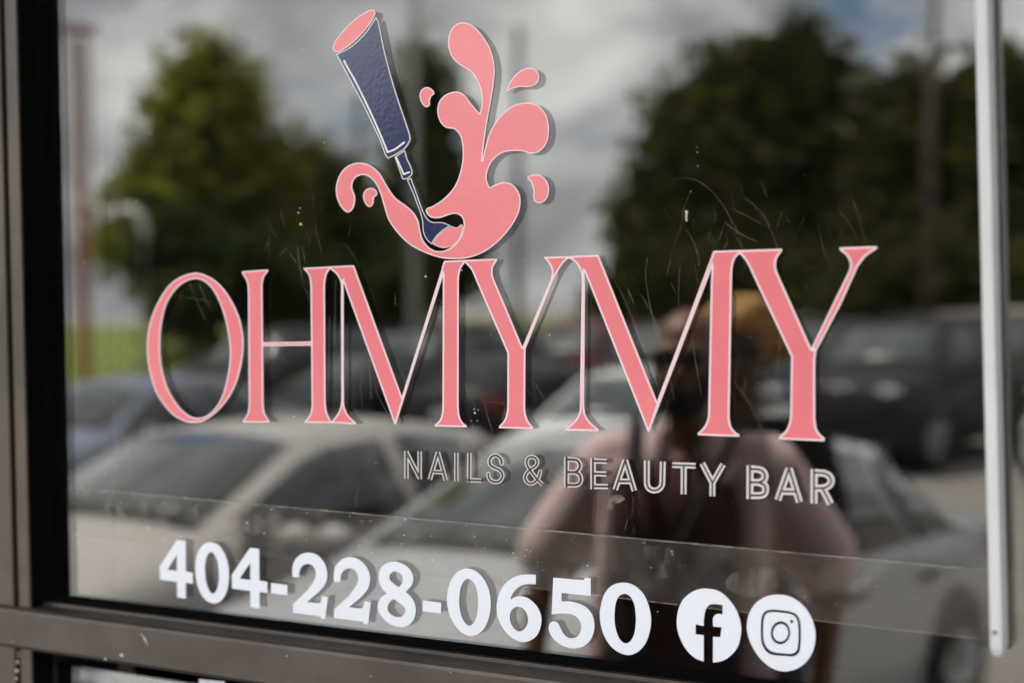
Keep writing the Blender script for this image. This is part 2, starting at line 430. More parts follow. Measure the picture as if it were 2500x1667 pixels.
# left jamb: wide outer face, dark reveal, narrow inner cover with its deep return to the glass
xa = float(on_y(51, 800, -R_J)[0]); xb = float(on_y(29, 800, -R_J)[0]); xc = float(on_y(21, 800, -R_J)[0])
print('jamb', R_J, XL, xa, xb, xc, 'ledge', Z_ledge, Z_rail_t, Z_rail_b)
boxo('jamb_cover', (xb, XL - 0.002, -R_J, 0.10, 0.06, 2.70), [m_bronze], win, 0.0012)
boxo('jamb_return', (XL - 0.0019, XL, -R_J + 0.001, 0.0, 0.06, 2.70), m_black, win)  # thin near-black sheet over the return, darker than the bronze jamb
boxo('jamb_reveal', (xc - 0.002, xb - 0.0005, -R_J + 0.012, 0.10, 0.06, 2.70), m_black, win)
boxo('jamb_face', (xc - 0.055, xc - 0.002, -R_J, 0.10, 0.06, 2.70), m_bronze, win, 0.0012)
boxo('jamb_face', (XR, XR + 0.06, -R_J, 0.10, 0.06, 2.70), m_bronze, win, 0.0012)
boxo('jamb_face', (XR + 0.061, XR + 0.2, -R_J + 0.01, 0.10, 0.06, 2.70), m_bronze, win, 0.0012)
boxo('outer_jamb', (xc - 0.2, xc - 0.0565, -R_J + 0.01, 0.10, 0.06, 2.70), m_bronze, win, 0.0012)
boxo('head_rail', (XL, XR, -R_J, 0.10, 2.60, 2.70), m_bronze, win, 0.0012)
boxo('sill_rail', (XL, XR, -R_J, 0.10, 0.06, 0.15), m_bronze, win, 0.0012)
# mid rail: flat face with a rounded nose, a dark glazing bead and a rubber gasket on the glass
bm = bmesh.new()
prof = [(0.10, Z_ledge - 0.0005), (-0.012, Z_ledge - 0.0005), (-0.0125, Z_ledge - 0.004), (-0.030, Z_ledge - 0.0055), (-0.0345, Z_ledge - 0.0085), (-0.036, Z_ledge - 0.0115), (-0.036, Z_rail_b + 0.004), (-0.033, Z_rail_b), (0.10, Z_rail_b)]
x0r, x1r = xc - 0.2, XR + 0.2
ra = [bm.verts.new((x0r, y, z)) for y, z in prof]; rb = [bm.verts.new((x1r, y, z)) for y, z in prof]
for i in range(len(prof)): j = (i + 1) % len(prof); bm.faces.new((ra[i], ra[j], rb[j], rb[i]))
bm.faces.new(ra[::-1]); bm.faces.new(rb); bmesh.ops.recalc_face_normals(bm, faces=bm.faces[:])
obj('mid_rail', bm, m_bronze, win)
bm = bmesh.new(); box(bm, XL, XR, -0.0045, 0.0, Z_ledge, Z_ledge + 0.0065)
obj('gasket', bm, m_black, win)
bm = bmesh.new(); box(bm, XL, XL + 0.006, -0.0045, 0.0, Z_ledge + 0.0066, 2.60)
obj('gasket', bm, m_black, win)
bm = bmesh.new(); box(bm, XL, XR, -0.0045, 0.0, Z_rail_b - 0.008, Z_rail_b)
obj('gasket', bm, m_black, win)

# ------------------------------------------------------------------ vinyl on the glass
Y_V, T_V = -0.0003, 0.0004                      # back of the vinyl (just off the glass) and its thickness
m_pink = mat('pink_vinyl', (0.70, 0.175, 0.205), 0.24, spec=0.7, var=(0.63, 0.145, 0.175), vscale=5, bump=0.10, bscale=110)
m_pale = mat('pale_pink_vinyl', (0.72, 0.55, 0.60), 0.5, spec=0.3)
m_white = mat('white_vinyl', (0.66, 0.70, 0.785), 0.45, spec=0.3)
m_navy = mat('navy_vinyl', (0.011, 0.014, 0.075), 0.12, spec=0.75, bump=0.05, bscale=220)
m_rose = mat('rose_vinyl', (0.72, 0.205, 0.225), 0.24, spec=0.7, var=(0.66, 0.165, 0.19), vscale=6, bump=0.12, bscale=120)
m_foil = mat('pale_foil_vinyl', (0.66, 0.66, 0.68), 0.4, spec=0.4)
m_smoke = mat('smoke_vinyl', (0.035, 0.026, 0.026), 0.35, spec=0.5)
m_silver = mat('silver_vinyl', (0.57, 0.54, 0.55), 0.45, spec=0.4)

# --- large joined serif letters
A = Z(580, 630, 320 / 1195); B = Z(820, 620, 340 / 1212); C = Z(1050, 610, 360 / 1227); D = Z(1310, 610, 360 / 1227)
E = Z(1580, 590, 340 / 1066); G = Z(1800, 590, 360 / 1129); R4 = Z(0, 600, 840 / 2352)
fld = Field(340, 585, 2165, 1095, 1.0)
fld.add(R4([(1325, 185, 1), (1180, 250, 1), (1075, 400, 1), (1020, 560, 1), (1008, 720, 1), (1030, 880, 1), (1085, 1030, 1), (1180, 1150, 1), (1270, 1200, 1), (1340, 1207, 1), (1400, 1195, 1), (1500, 1120, 1), (1590, 1000, 1), (1645, 850, 1), (1668, 680, 1), (1650, 530, 1), (1600, 400, 1), (1520, 280, 1), (1430, 210, 1)]))
fld.sub(R4([(1330, 228, 1), (1235, 270, 1), (1150, 380, 1), (1110, 520, 1), (1098, 680, 1), (1110, 830, 1), (1150, 970, 1), (1220, 1090, 1), (1290, 1155, 1), (1355, 1175, 1), (1430, 1150, 1), (1500, 1070, 1), (1545, 950, 1), (1575, 760, 1), (1565, 620, 1), (1530, 460, 1), (1470, 320, 1), (1400, 245, 1)]))
fld.add(A([(42, 122), (280, 104), (282, 122), (245, 175, 1), (230, 245, 1), (230, 300), (240, 1330), (252, 1410, 1), (295, 1482), (293, 1498), (55, 1497), (53, 1482), (95, 1410, 1), (107, 1330), (100, 300), (88, 215, 1), (42, 138)]))
fld.add(A([(215, 768), (690, 760), (690, 797), (220, 803)]))
fld.add(A([(607, 90), (862, 77), (862, 98), (850, 100), (822, 135, 1), (803, 210, 1), (799, 290), (806, 1330), (820, 1410, 1), (858, 1488), (870, 1503), (620, 1500), (620, 1486), (665, 1420, 1), (680, 1340), (670, 300), (665, 205, 1), (645, 145, 1), (607, 102)]))
fld.add(A([(848, 76), (1062, 66), (1090, 130), (968, 205), (970, 300), (973, 1300), (980, 1360, 1), (1012, 1430, 1), (1083, 1498), (1080, 1513), (850, 1502), (858, 1488), (902, 1440, 1), (938, 1370, 1), (950, 1300), (947, 320), (948, 260, 1), (938, 205, 1), (905, 148, 1), (850, 100)]))
fld.add(B([(62, 226), (100, 150), (160, 98), (578, 1240), (590, 1260), (526, 1480), (514, 1480)]))
fld.add(B([(945, 65), (990, 65), (935, 192), (526, 1480), (518, 1478), (540, 1362)]))
fld.add(C([(120, 92), (300, 84), (300, 104), (292, 107), (262, 150, 1), (245, 215, 1), (242, 275), (240, 1300), (250, 1385, 1), (278, 1438, 1), (308, 1462), (306, 1474), (42, 1468), (42, 1455), (85, 1410, 1), (103, 1350, 1), (106, 1300), (110, 210), (100, 150)]))
fld.add(C([(285, 84), (562, 74), (560, 90), (528, 145, 1), (524, 205, 1), (540, 255), (772, 808), (797, 822), (793, 1310), (800, 1370, 1), (825, 1430, 1), (864, 1474), (860, 1490), (576, 1482), (576, 1466), (620, 1415, 1), (641, 1350, 1), (645, 1300), (647, 858), (385, 255), (345, 165, 1), (292, 106)]))
fld.add(D([(-114, 806), (-90, 824), (150, 235), (205, 140, 1), (252, 84, 1), (272, 72), (280, 54), (65, 58), (66, 68), (105, 115, 1), (130, 175, 1), (122, 240)]))
fld.add(D([(265, 54), (420, 48), (402, 182), (405, 300), (398, 1290), (410, 1370, 1), (450, 1430, 1), (522, 1492), (520, 1507), (244, 1500), (243, 1486), (315, 1425, 1), (357, 1355, 1), (364, 1280), (373, 600), (379, 270), (373, 195, 1), (345, 130, 1), (310, 92, 1), (272, 72)]))
fld.add(D([(300, 52), (518, 42), (1003, 1255), (1020, 1270), (941, 1512), (929, 1512), (402, 182), (345, 120)]))
fld.add(E([(510, 72), (560, 72), (495, 207), (17, 1456), (8, 1450), (37, 1330)]))
fld.add(E([(510, 72), (720, 64), (720, 90), (712, 92), (675, 130, 1), (655, 200, 1), (651, 260), (632, 1340), (645, 1410, 1), (678, 1455, 1), (709, 1475), (706, 1492), (390, 1480), (388, 1466), (440, 1410, 1), (465, 1350, 1), (470, 1300), (490, 330), (497, 207), (490, 150)]))
fld.add(G([(15, 66), (345, 55), (344, 74), (305, 130, 1), (298, 190, 1), (310, 240), (570, 820), (607, 835), (597, 920), (598, 1350), (610, 1430, 1), (640, 1475, 1), (672, 1500), (668, 1527), (320, 1512), (320, 1492), (375, 1440, 1), (402, 1370, 1), (407, 1310), (415, 880), (125, 265), (75, 160, 1), (22, 92)]))
fld.add(G([(568, 815), (607, 835), (795, 480), (925, 192), (985, 115, 1), (1073, 54), (1068, 35), (787, 45), (785, 64), (840, 112, 1), (866, 170, 1), (858, 222)]))
name_sign = thing('vinyl_lettering', 'large pink serif lettering with pale pink edges across the shop window glass', 'lettering', on_y(1250, 840, Y_V))
def keep(o, root):                                # parent without moving
    o.parent = root; o.matrix_parent_inverse = Matrix.Translation(root.location).inverted(); return o
def edged(x, y, dist, b, m_in, m_edge, root, name, edge_name='edge', cut=None, label=None, tol=0.12):
    fill = dist + b; ring = np.maximum(dist, -fill)
    if cut is not None: fill = np.maximum(fill, cut); ring = np.maximum(ring, cut)
    o = sheet(name, x, y, fill, m_in, None, Y_V, T_V, tol)
    if o is None: return None
    keep(o, root)
    if label: o['label'] = label
    e = sheet(edge_name, x, y, ring, m_edge, None, Y_V, T_V * 1.05, tol)
    if e is not None: e.parent = o; e.matrix_parent_inverse = Matrix.Translation(root.location).inverted() @ Matrix.Identity(4)
    if e is not None: e.matrix_parent_inverse = Matrix.Identity(4)
    return o
bw = 3.0 + (fld.X - 350) / 1650 * 2.0
cuts = [340, 598, 807, 1128, 1362, 1808, 2165]      # O | H | M | Y | M | Y (joined strokes are one cut sheet in the photo)
cutsx = [(0, 592), (592, 807), (807, 1140), (1140, 1366), (1366, 1795), (1795, 2200)]
for x0, x1 in cutsx:
    if x0 == 0: c = fld.X - 594.0; c = np.where((fld.X > 575) & (fld.X < 597), np.where(fld.X < 597, fld.X - 596.5, 1), c)
    sl = slice(max(0, int(x0 - 345)), int(x1 - 335))
    X = fld.X[:, sl]; cut = np.maximum(x0 - X, X - x1)
    edged(fld.x[sl], fld.y, fld.D[:, sl], bw[:, sl], m_pink, m_pale, name_sign, 'letter', cut=cut)

# --- splash emblem with the lacquer brush
Sg = Z(780, 0, 640 / 1520)
emb = thing('vinyl_emblem', 'pink paint splash emblem with a navy polish brush above the pink lettering', 'decal', on_y(1080, 400, Y_V))
def emb_part(name, pts, b, m_in, m_edge, label=None, extra=None, pad=12):
    P = np.array([p[:2] for p in pts]); f = Field(P[:, 0].min() - pad, P[:, 1].min() - pad, P[:, 0].max() + pad, P[:, 1].max() + pad, 0.8)
    f.add(pts)
    if extra: extra(f)
    return edged(f.x, f.y, f.D, b, m_in, m_edge, emb, name, label=label)
splash = Sg([(160, 1232, 1), (120, 1190, 1), (98, 1120, 1), (105, 1050, 1), (140, 985, 1), (190, 952, 1), (245, 945, 1), (300, 962, 1), (350, 1005, 1), (395, 1080, 1), (440, 1145, 1), (500, 1190, 1), (545, 1230, 1), (575, 1280, 1), (587, 1340, 1), (603, 1392, 1), (640, 1437, 1), (690, 1457, 1), (740, 1448, 1), (790, 1414, 1), (822, 1368, 1), (838, 1310, 1), (830, 1265, 1), (800, 1242, 1), (760, 1245, 1), (700, 1265, 1), (650, 1262, 1), (622, 1235, 1), (622, 1212, 1), (660, 1195, 1), (720, 1155, 1), (780, 1090, 1), (815, 1010, 1), (832, 920, 1), (830, 840, 1), (815, 785, 1), (785, 752, 1), (735, 742, 1), (700, 705, 1), (685, 640, 1), (700, 585, 1), (740, 547, 1), (795, 533, 1), (840, 550, 1), (880, 600, 1), (930, 660), (942, 610, 1), (940, 545, 1), (920, 480, 1), (880, 420, 1), (810, 375, 1), (765, 325, 1), (748, 260, 1), (755, 200, 1), (785, 150, 1), (830, 132, 1), (890, 150, 1), (945, 205, 1), (995, 290, 1), (1018, 390, 1), (1014, 480, 1), (995, 600, 1), (970, 740, 1), (945, 932), (962, 860, 1), (985, 780, 1), (1030, 700, 1), (1085, 640, 1), (1150, 605, 1), (1215, 597, 1), (1280, 620, 1), (1322, 680, 1), (1334, 760, 1), (1320, 830, 1), (1280, 880, 1), (1230, 893, 1), (1180, 880, 1), (1120, 878, 1), (1060, 890, 1), (1010, 930, 1), (980, 985, 1), (972, 1040, 1), (988, 1088), (1020, 1072, 1), (1070, 1058, 1), (1120, 1070, 1), (1160, 1120, 1), (1168, 1180, 1), (1155, 1240, 1), (1110, 1320, 1), (1040, 1400, 1), (960, 1460, 1), (870, 1495, 1), (780, 1503, 1), (700, 1495, 1), (600, 1460, 1), (520, 1415, 1), (450, 1345, 1), (400, 1270, 1), (375, 1190, 1), (350, 1110, 1), (320, 1055, 1), (280, 1022, 1), (240, 1018, 1), (205, 1040, 1), (192, 1085, 1), (208, 1140, 1), (205, 1190, 1), (185, 1225, 1)])
emb_part('splash', splash, 3.0, m_rose, m_pale, 'pink splash with curling plumes')
for d in ([(625, 507, 1), (655, 520, 1), (668, 545, 1), (650, 562, 1), (642, 590, 1), (642, 612, 1), (622, 624, 1), (598, 605, 1), (583, 565, 1), (592, 525, 1)],
          [(300, 1090, 1), (330, 1105, 1), (336, 1130, 1), (318, 1148, 1), (315, 1180, 1), (295, 1202, 1), (270, 1185, 1), (255, 1145, 1), (266, 1106, 1)],
          [(1082, 542), (1105, 480, 1), (1150, 425, 1), (1210, 396, 1), (1260, 410, 1), (1277, 450, 1), (1260, 490, 1), (1220, 507, 1), (1160, 508, 1), (1115, 520, 1)],
          [(1208, 1030, 1), (1240, 1014, 1), (1290, 1020, 1), (1325, 1060, 1), (1333, 1110, 1), (1315, 1160, 1), (1275, 1180, 1), (1245, 1160, 1), (1243, 1110, 1), (1230, 1060, 1)]):
    emb_part('droplet', Sg(d), 2.8, m_rose, m_pale)
emb_part('brush_cap', Sg([(322, 64, 1), (290, 62, 1), (200, 120, 1), (110, 215, 1), (78, 280, 1), (92, 303, 1), (130, 298, 1), (212, 238, 1), (290, 150, 1), (326, 88, 1)]), 2.6, m_rose, m_pale)
hd = emb_part('brush_handle', Sg([(100, 318), (190, 268, 1), (270, 190, 1), (330, 100), (345, 125), (385, 320, 1), (440, 520, 1), (500, 700), (530, 800, 1), (522, 830, 1), (495, 866, 1), (440, 902, 1), (400, 922), (385, 905), (350, 810), (260, 620, 1), (165, 440, 1)]), 2.2, m_navy, m_foil)
nk = emb_part('brush_neck', Sg([(438, 912), (497, 872), (510, 920), (540, 990, 1), (536, 1018, 1), (505, 1040, 1), (483, 1040)]), 2.0, m_navy, m_foil)
emb_part('brush_tip', Sg([(510, 1044), (533, 1034), (575, 1150), (612, 1245, 1), (650, 1286, 1), (715, 1290, 1), (762, 1308), (705, 1348, 1), (668, 1390, 1), (655, 1418), (625, 1392, 1), (603, 1345, 1), (599, 1290, 1), (588, 1240), (548, 1130)]), 1.8, m_navy, m_foil)
emb_part('lacquer_pool', Sg([(766, 1311), (800, 1320, 1), (826, 1303, 1), (833, 1325, 1), (812, 1388, 1), (768, 1428, 1), (712, 1438, 1), (660, 1418), (672, 1392, 1), (708, 1350, 1)]), 1.6, m_rose, m_pale)
def emb_line(pts, w, host):
    P = np.array([p[:2] for p in pts]); f = Field(P[:, 0].min() - 12, P[:, 1].min() - 12, P[:, 0].max() + 12, P[:, 1].max() + 12, 0.8); f.stroke(pts, w, flat=False)
    o = sheet('highlight', f.x, f.y, f.D, m_white, None, Y_V - T_V - 0.00015, 0.00015); o.parent = host; o.matrix_parent_inverse = Matrix.Identity(4)
    return o
emb_line(Sg([(152, 362, 1), (215, 480, 1), (300, 655, 1), (362, 795, 1), (398, 884), (440, 868, 1), (494, 828)]), 4.2, hd)
emb_line(Sg([(448, 915), (492, 1012), (524, 1000)]), 3.8, nk)

# --- outlined tagline
tagl = thing('tagline_lettering', 'small outlined capital letters in dark vinyl under the pink lettering', 'lettering', on_y(1500, 1170, Y_V))
T1, T2, T3, T4 = Z(960, 1060, 440 / 2352), Z(1360, 1090, 240 / 2352), Z(1560, 1100, 240 / 2352), Z(1760, 1080, 360 / 2352)
def tag_letter(z, strokes, w, b, label=None, polys=()):
    pts = [z(s) for s in strokes]; P = np.array([p[:2] for s in pts for p in s])
    f = Field(P[:, 0].min() - 16, P[:, 1].min() - 16, P[:, 0].max() + 16, P[:, 1].max() + 16, 0.7)
    for s in pts: f.stroke(s, w)
    edged(f.x, f.y, f.D, b, m_smoke, m_silver, tagl, 'letter', tol=0.1)
tag_letter(T1, [[(177, 215), (177, 577)], [(350, 222), (350, 583)], [(172, 225), (355, 575)]], 10.0, 2.4)
tag_letter(T1, [[(588, 232), (482, 588)], [(588, 232), (692, 600)], [(530, 488), (650, 492)]], 10.0, 2.4)
tag_letter(T1, [[(829, 238), (829, 606)]], 10.0, 2.4)
tag_letter(T1, [[(999, 243), (996, 622)], [(972, 594), (1155, 600)]], 10.0, 2.4)
tag_letter(T1, [[(1424, 388), (1412, 325, 1), (1375, 285, 1), (1335, 273, 1), (1288, 292, 1), (1262, 345, 1), (1275, 400, 1), (1330, 435, 1), (1392, 465, 1), (1428, 515, 1), (1422, 572, 1), (1390, 608, 1), (1340, 620, 1), (1282, 603, 1), (1252, 560, 1), (1246, 508)]], 9.8, 2.4)
tag_letter(T1, [[(1952, 655), (1880, 585), (1785, 455, 1), (1748, 385, 1), (1757, 320, 1), (1808, 292, 1), (1862, 312, 1), (1884, 362, 1), (1862, 412, 1), (1800, 452, 1), (1745, 505, 1), (1725, 562, 1), (1748, 617, 1), (1800, 640, 1), (1852, 622, 1), (1900, 560, 1), (1926, 475)]], 9.6, 2.4)
tag_letter(T2, [[(236, 245), (234, 970)], [(236, 302), (400, 308), (485, 328, 1), (545, 400, 1), (550, 490, 1), (505, 565, 1), (440, 603, 1), (236, 606)], [(430, 606), (530, 650, 1), (572, 740, 1), (570, 825, 1), (525, 892, 1), (450, 915), (236, 912)]], 11.4, 2.7)
tag_letter(T2, [[(868, 268), (868, 1012)], [(868, 338), (1200, 348)], [(868, 642), (1188, 650)], [(868, 945), (1222, 950)]], 12.6, 3.5)
tag_letter(T2, [[(1638, 325), (1400, 1025)], [(1640, 325), (1858, 1055)], [(1490, 824), (1770, 828)]], 13.0, 3.9)
tag_letter(T3, [[(196, 235), (194, 740), (212, 845, 1), (280, 922, 1), (375, 946, 1), (470, 922, 1), (545, 845, 1), (566, 740), (578, 258)]], 13.8, 4.4)
tag_letter(T3, [[(808, 340), (1360, 356)], [(1078, 360), (1075, 1036)]], 13.8, 4.5)
tag_letter(T3, [[(1522, 298), (1765, 765)], [(2018, 328), (1765, 765)], [(1763, 740), (1760, 1082)]], 13.8, 4.7)
tag_letter(T4, [[(468, 362), (466, 898)], [(468, 420), (590, 424), (665, 450, 1), (708, 520, 1), (690, 590, 1), (620, 632), (468, 632)], [(610, 634), (700, 680, 1), (718, 755, 1), (690, 820, 1), (620, 842), (468, 840)]], 16.6, 5.6)
tag_letter(T4, [[(1088, 412), (912, 914)], [(1092, 412), (1258, 946)], [(985, 776), (1200, 780)]], 16.6, 5.7)
tag_letter(T4, [[(1490, 422), (1488, 970)], [(1490, 478), (1640, 484), (1725, 525, 1), (1762, 600, 1), (1738, 672, 1), (1655, 722), (1490, 728)], [(1625, 730), (1752, 975)]], 16.8, 5.9)

# --- telephone number
phone = thing('phone_number_lettering', 'bold white telephone number 404-228-0650 along the bottom of the glass', 'lettering', on_y(950, 1430, Y_V))
P1, P2, P3, P4, Q = Z(380, 1300, 340 / 2352), Z(690, 1330, 350 / 2352), Z(1020, 1370, 320 / 2281), Z(1300, 1390, 320 / 2182), Z(1640, 1420, 420 / 2352)
def white(name, z, outer, holes=(), root=phone):
    pts = z(outer); P = np.array([p[:2] for p in pts])
    f = Field(P[:, 0].min() - 8, P[:, 1].min() - 8, P[:, 0].max() + 8, P[:, 1].max() + 8, 0.8); f.add(pts)
    for h in holes: f.sub(z(h))
    o = sheet(name, f.x, f.y, f.D, m_white, None, Y_V, T_V); return keep(o, root) if root else o
white('digit', P1, [(365, 118), (515, 132), (518, 650), (635, 672), (635, 858), (515, 838), (518, 1108), (375, 1085), (368, 825), (95, 790), (80, 770), (78, 565)], [[(365, 365), (368, 640), (205, 622)]])
white('digit', P1, [(930, 158, 1), (1060, 200, 1), (1160, 330, 1), (1225, 500, 1), (1245, 720, 1), (1220, 940, 1), (1150, 1100, 1), (1060, 1175, 1), (970, 1188, 1), (850, 1130, 1), (750, 980, 1), (690, 770, 1), (678, 560, 1), (710, 360, 1), (790, 220, 1), (860, 170, 1)], [[(945, 322, 1), (1000, 360, 1), (1050, 470, 1), (1075, 640, 1), (1072, 820, 1), (1040, 960, 1), (995, 1015, 1), (955, 1020, 1), (900, 950, 1), (855, 800, 1), (838, 620, 1), (850, 470, 1), (885, 365, 1)]])
white('digit', P1, [(1600, 252), (1755, 268), (1758, 805), (1892, 825), (1892, 1015), (1762, 992), (1765, 1275), (1608, 1250), (1605, 978), (1298, 938), (1292, 710)], [[(1605, 500), (1608, 795), (1425, 770)]])
white('hyphen', P1, [(1957, 842), (2232, 880), (2230, 1052), (1958, 1018)])
white('digit', P2, [(172, 520), (165, 420, 1), (185, 300, 1), (240, 205, 1), (330, 140, 1), (440, 122, 1), (560, 155, 1), (660, 245, 1), (720, 360, 1), (738, 480, 1), (720, 600, 1), (660, 700, 1), (560, 800, 1), (405, 930), (600, 948, 1), (632, 930, 1), (645, 880, 1), (650, 835), (752, 848), (705, 1208), (640, 1200), (630, 1165), (180, 1105), (178, 965), (380, 770, 1), (480, 650, 1), (540, 540, 1), (552, 450, 1), (525, 370, 1), (470, 315, 1), (400, 308, 1), (330, 340, 1), (290, 410, 1), (275, 480, 1), (275, 525)])
white('digit', P2, [(848, 597), (845, 500, 1), (862, 380, 1), (915, 290, 1), (1010, 215, 1), (1120, 195, 1), (1250, 230, 1), (1355, 320, 1), (1420, 430, 1), (1440, 550, 1), (1420, 680, 1), (1360, 780, 1), (1260, 880, 1), (1090, 1015), (1290, 1035, 1), (1325, 1015, 1), (1340, 970, 1), (1348, 920), (1455, 935), (1408, 1298), (1338, 1288), (1330, 1250), (855, 1190), (853, 1050), (1080, 840, 1), (1175, 720, 1), (1235, 620, 1), (1248, 530, 1), (1220, 440, 1), (1160, 388, 1), (1085, 378, 1), (1010, 415, 1), (968, 480, 1), (955, 550, 1), (955, 598)])
white('digit', P2, [(1840, 268, 1), (1960, 295, 1), (2070, 370, 1), (2135, 470, 1), (2150, 560, 1), (2125, 650, 1), (2025, 765), (2110, 840, 1), (2170, 940, 1), (2192, 1070, 1), (2165, 1200, 1), (2090, 1295, 1), (1980, 1338, 1), (1850, 1325, 1), (1720, 1260, 1), (1620, 1150, 1), (1570, 1040, 1), (1575, 940, 1), (1630, 850, 1), (1720, 795), (1640, 710, 1), (1595, 600, 1), (1588, 480, 1), (1620, 370, 1), (1710, 295, 1)], [[(1850, 430, 1), (1930, 460, 1), (1980, 540, 1), (1965, 620, 1), (1915, 688), (1830, 630, 1), (1770, 570, 1), (1758, 510, 1), (1790, 450, 1)], [(1828, 880), (1930, 950, 1), (2000, 1010, 1), (2020, 1080, 1), (1990, 1145, 1), (1900, 1178, 1), (1810, 1150, 1), (1745, 1090, 1), (1728, 1020, 1), (1765, 930, 1)]])
white('hyphen', P3, [(90, 675), (413, 710), (413, 900), (90, 862)])
white('digit', P3, [(850, 120, 1), (980, 145, 1), (1100, 235, 1), (1200, 380, 1), (1260, 560, 1), (1275, 760, 1), (1250, 950, 1), (1185, 1120, 1), (1080, 1240, 1), (940, 1290, 1), (800, 1250, 1), (680, 1140, 1), (580, 970, 1), (525, 780, 1), (515, 620, 1), (545, 430, 1), (620, 270, 1), (730, 155, 1)], [[(880, 298, 1), (960, 340, 1), (1025, 450, 1), (1055, 620, 1), (1055, 780, 1), (1035, 940, 1), (990, 1050, 1), (905, 1112, 1), (820, 1050, 1), (760, 920, 1), (730, 760, 1), (730, 620, 1), (755, 450, 1), (810, 340, 1)]])
white('digit', P3, [(2058, 228), (2058, 392), (1900, 392, 1), (1780, 430, 1), (1690, 510, 1), (1635, 600, 1), (1612, 668), (1700, 615, 1), (1800, 600, 1), (1920, 635, 1), (2040, 730, 1), (2120, 850, 1), (2158, 1000, 1), (2135, 1160, 1), (2070, 1290, 1), (1960, 1370, 1), (1830, 1398, 1), (1690, 1350, 1), (1560, 1245, 1), (1450, 1090, 1), (1390, 920, 1), (1380, 760, 1), (1410, 590, 1), (1490, 430, 1), (1610, 310, 1), (1760, 240, 1), (1900, 222, 1)], [[(1750, 782, 1), (1840, 815, 1), (1905, 905, 1), (1925, 1010, 1), (1905, 1110, 1), (1850, 1180, 1), (1775, 1212, 1), (1690, 1170, 1), (1630, 1080, 1), (1607, 970, 1), (1620, 880, 1), (1670, 810, 1)]])
white('digit', P4, [(352, 128), (840, 168, 1), (868, 155, 1), (875, 132), (975, 140), (973, 432), (490, 382), (487, 525), (620, 525, 1), (780, 560, 1), (920, 640, 1), (1000, 750, 1), (1035, 900, 1), (1020, 1050, 1), (960, 1180, 1), (850, 1270, 1), (690, 1305, 1), (540, 1275, 1), (400, 1190, 1), (310, 1080, 1), (275, 970, 1), (290, 900, 1), (330, 862, 1), (375, 855, 1), (430, 885, 1), (480, 980, 1), (530, 1070, 1), (600, 1125, 1), (670, 1135, 1), (750, 1110, 1), (800, 1040, 1), (818, 950, 1), (800, 860, 1), (740, 780, 1), (640, 735, 1), (500, 722, 1), (325, 742)])
white('digit', P4, [(1520, 212, 1), (1660, 240, 1), (1800, 340, 1), (1900, 490, 1), (1960, 680, 1), (1978, 850, 1), (1950, 1050, 1), (1880, 1230, 1), (1760, 1360, 1), (1620, 1415, 1), (1470, 1385, 1), (1330, 1290, 1), (1220, 1140, 1), (1150, 950, 1), (1125, 760, 1), (1150, 560, 1), (1220, 370, 1), (1350, 250, 1)], [[(1540, 398, 1), (1630, 440, 1), (1695, 560, 1), (1725, 740, 1), (1725, 900, 1), (1700, 1060, 1), (1640, 1180, 1), (1555, 1222, 1), (1470, 1170, 1), (1410, 1050, 1), (1375, 900, 1), (1370, 740, 1), (1390, 560, 1), (1445, 440, 1)]])
# --- two round icons
fic = white('round_icon_decal', Q, [(480, 88, 1), (640, 120, 1), (780, 230, 1), (890, 390, 1), (945, 560, 1), (948, 720, 1), (900, 890, 1), (800, 1010, 1), (690, 1075, 1), (568, 1098), (568, 745), (668, 752), (688, 615), (570, 605), (568, 500, 1), (600, 445, 1), (640, 432, 1), (700, 440), (700, 315), (600, 298, 1), (520, 310, 1), (465, 380, 1), (443, 500, 1), (440, 598), (330, 575), (330, 712), (440, 722), (440, 1082), (330, 1040, 1), (210, 930, 1), (120, 770, 1), (75, 600, 1), (85, 420, 1), (150, 250, 1), (270, 140, 1), (380, 95, 1)], root=None)
tag(fic, 'round white window decal with a lowercase letter f cut out', 'decal')
def ell(cx, cy, rx, ry, t=0.0, n=20): return [(cx + rx * math.cos(a) * math.cos(t) - ry * math.sin(a) * math.sin(t), cy + rx * math.cos(a) * math.sin(t) + ry * math.sin(a) * math.cos(t), 1) for a in (2 * math.pi * k / n for k in range(n))]
fcam = Field(1815, 1440, 2000, 1650, 0.8)
fcam.add(Q([(1480, 170, 1), (1640, 205, 1), (1790, 310, 1), (1900, 460, 1), (1960, 640, 1), (1965, 800, 1), (1920, 970, 1), (1820, 1110, 1), (1690, 1190, 1), (1530, 1218, 1), (1370, 1170, 1), (1220, 1050, 1), (1110, 890, 1), (1045, 720, 1), (1032, 560, 1), (1075, 400, 1), (1170, 270, 1), (1310, 190, 1)]))
fcam.sub(Q([(1340, 375, 1), (1480, 380, 1), (1640, 405, 1), (1720, 450, 1), (1760, 540, 1), (1770, 680, 1), (1762, 880, 1), (1735, 970, 1), (1660, 1012, 1), (1520, 1005, 1), (1370, 990, 1), (1290, 940, 1), (1235, 840, 1), (1220, 690, 1), (1228, 500, 1), (1265, 410, 1)]))
fcam.add(Q([(1365, 410, 1), (1480, 415, 1), (1620, 435, 1), (1690, 475, 1), (1725, 560, 1), (1735, 700, 1), (1728, 860, 1), (1705, 940, 1), (1650, 975, 1), (1520, 970, 1), (1400, 955, 1), (1320, 910, 1), (1268, 820, 1), (1255, 690, 1), (1262, 520, 1), (1295, 435, 1)]))
fcam.sub(Q(ell(1490, 690, 134, 158, 0.1))); fcam.add(Q(ell(1492, 692, 102, 120, 0.1))); fcam.sub(Q(ell(1643, 537, 22, 27)))
cic = thing('round_icon_decal', 'round white window decal with a line drawn camera in a rounded square', 'decal', on_y(1906, 1545, Y_V))
keep(sheet('disc', fcam.x, fcam.y, fcam.D, m_white, None, Y_V, T_V), cic)
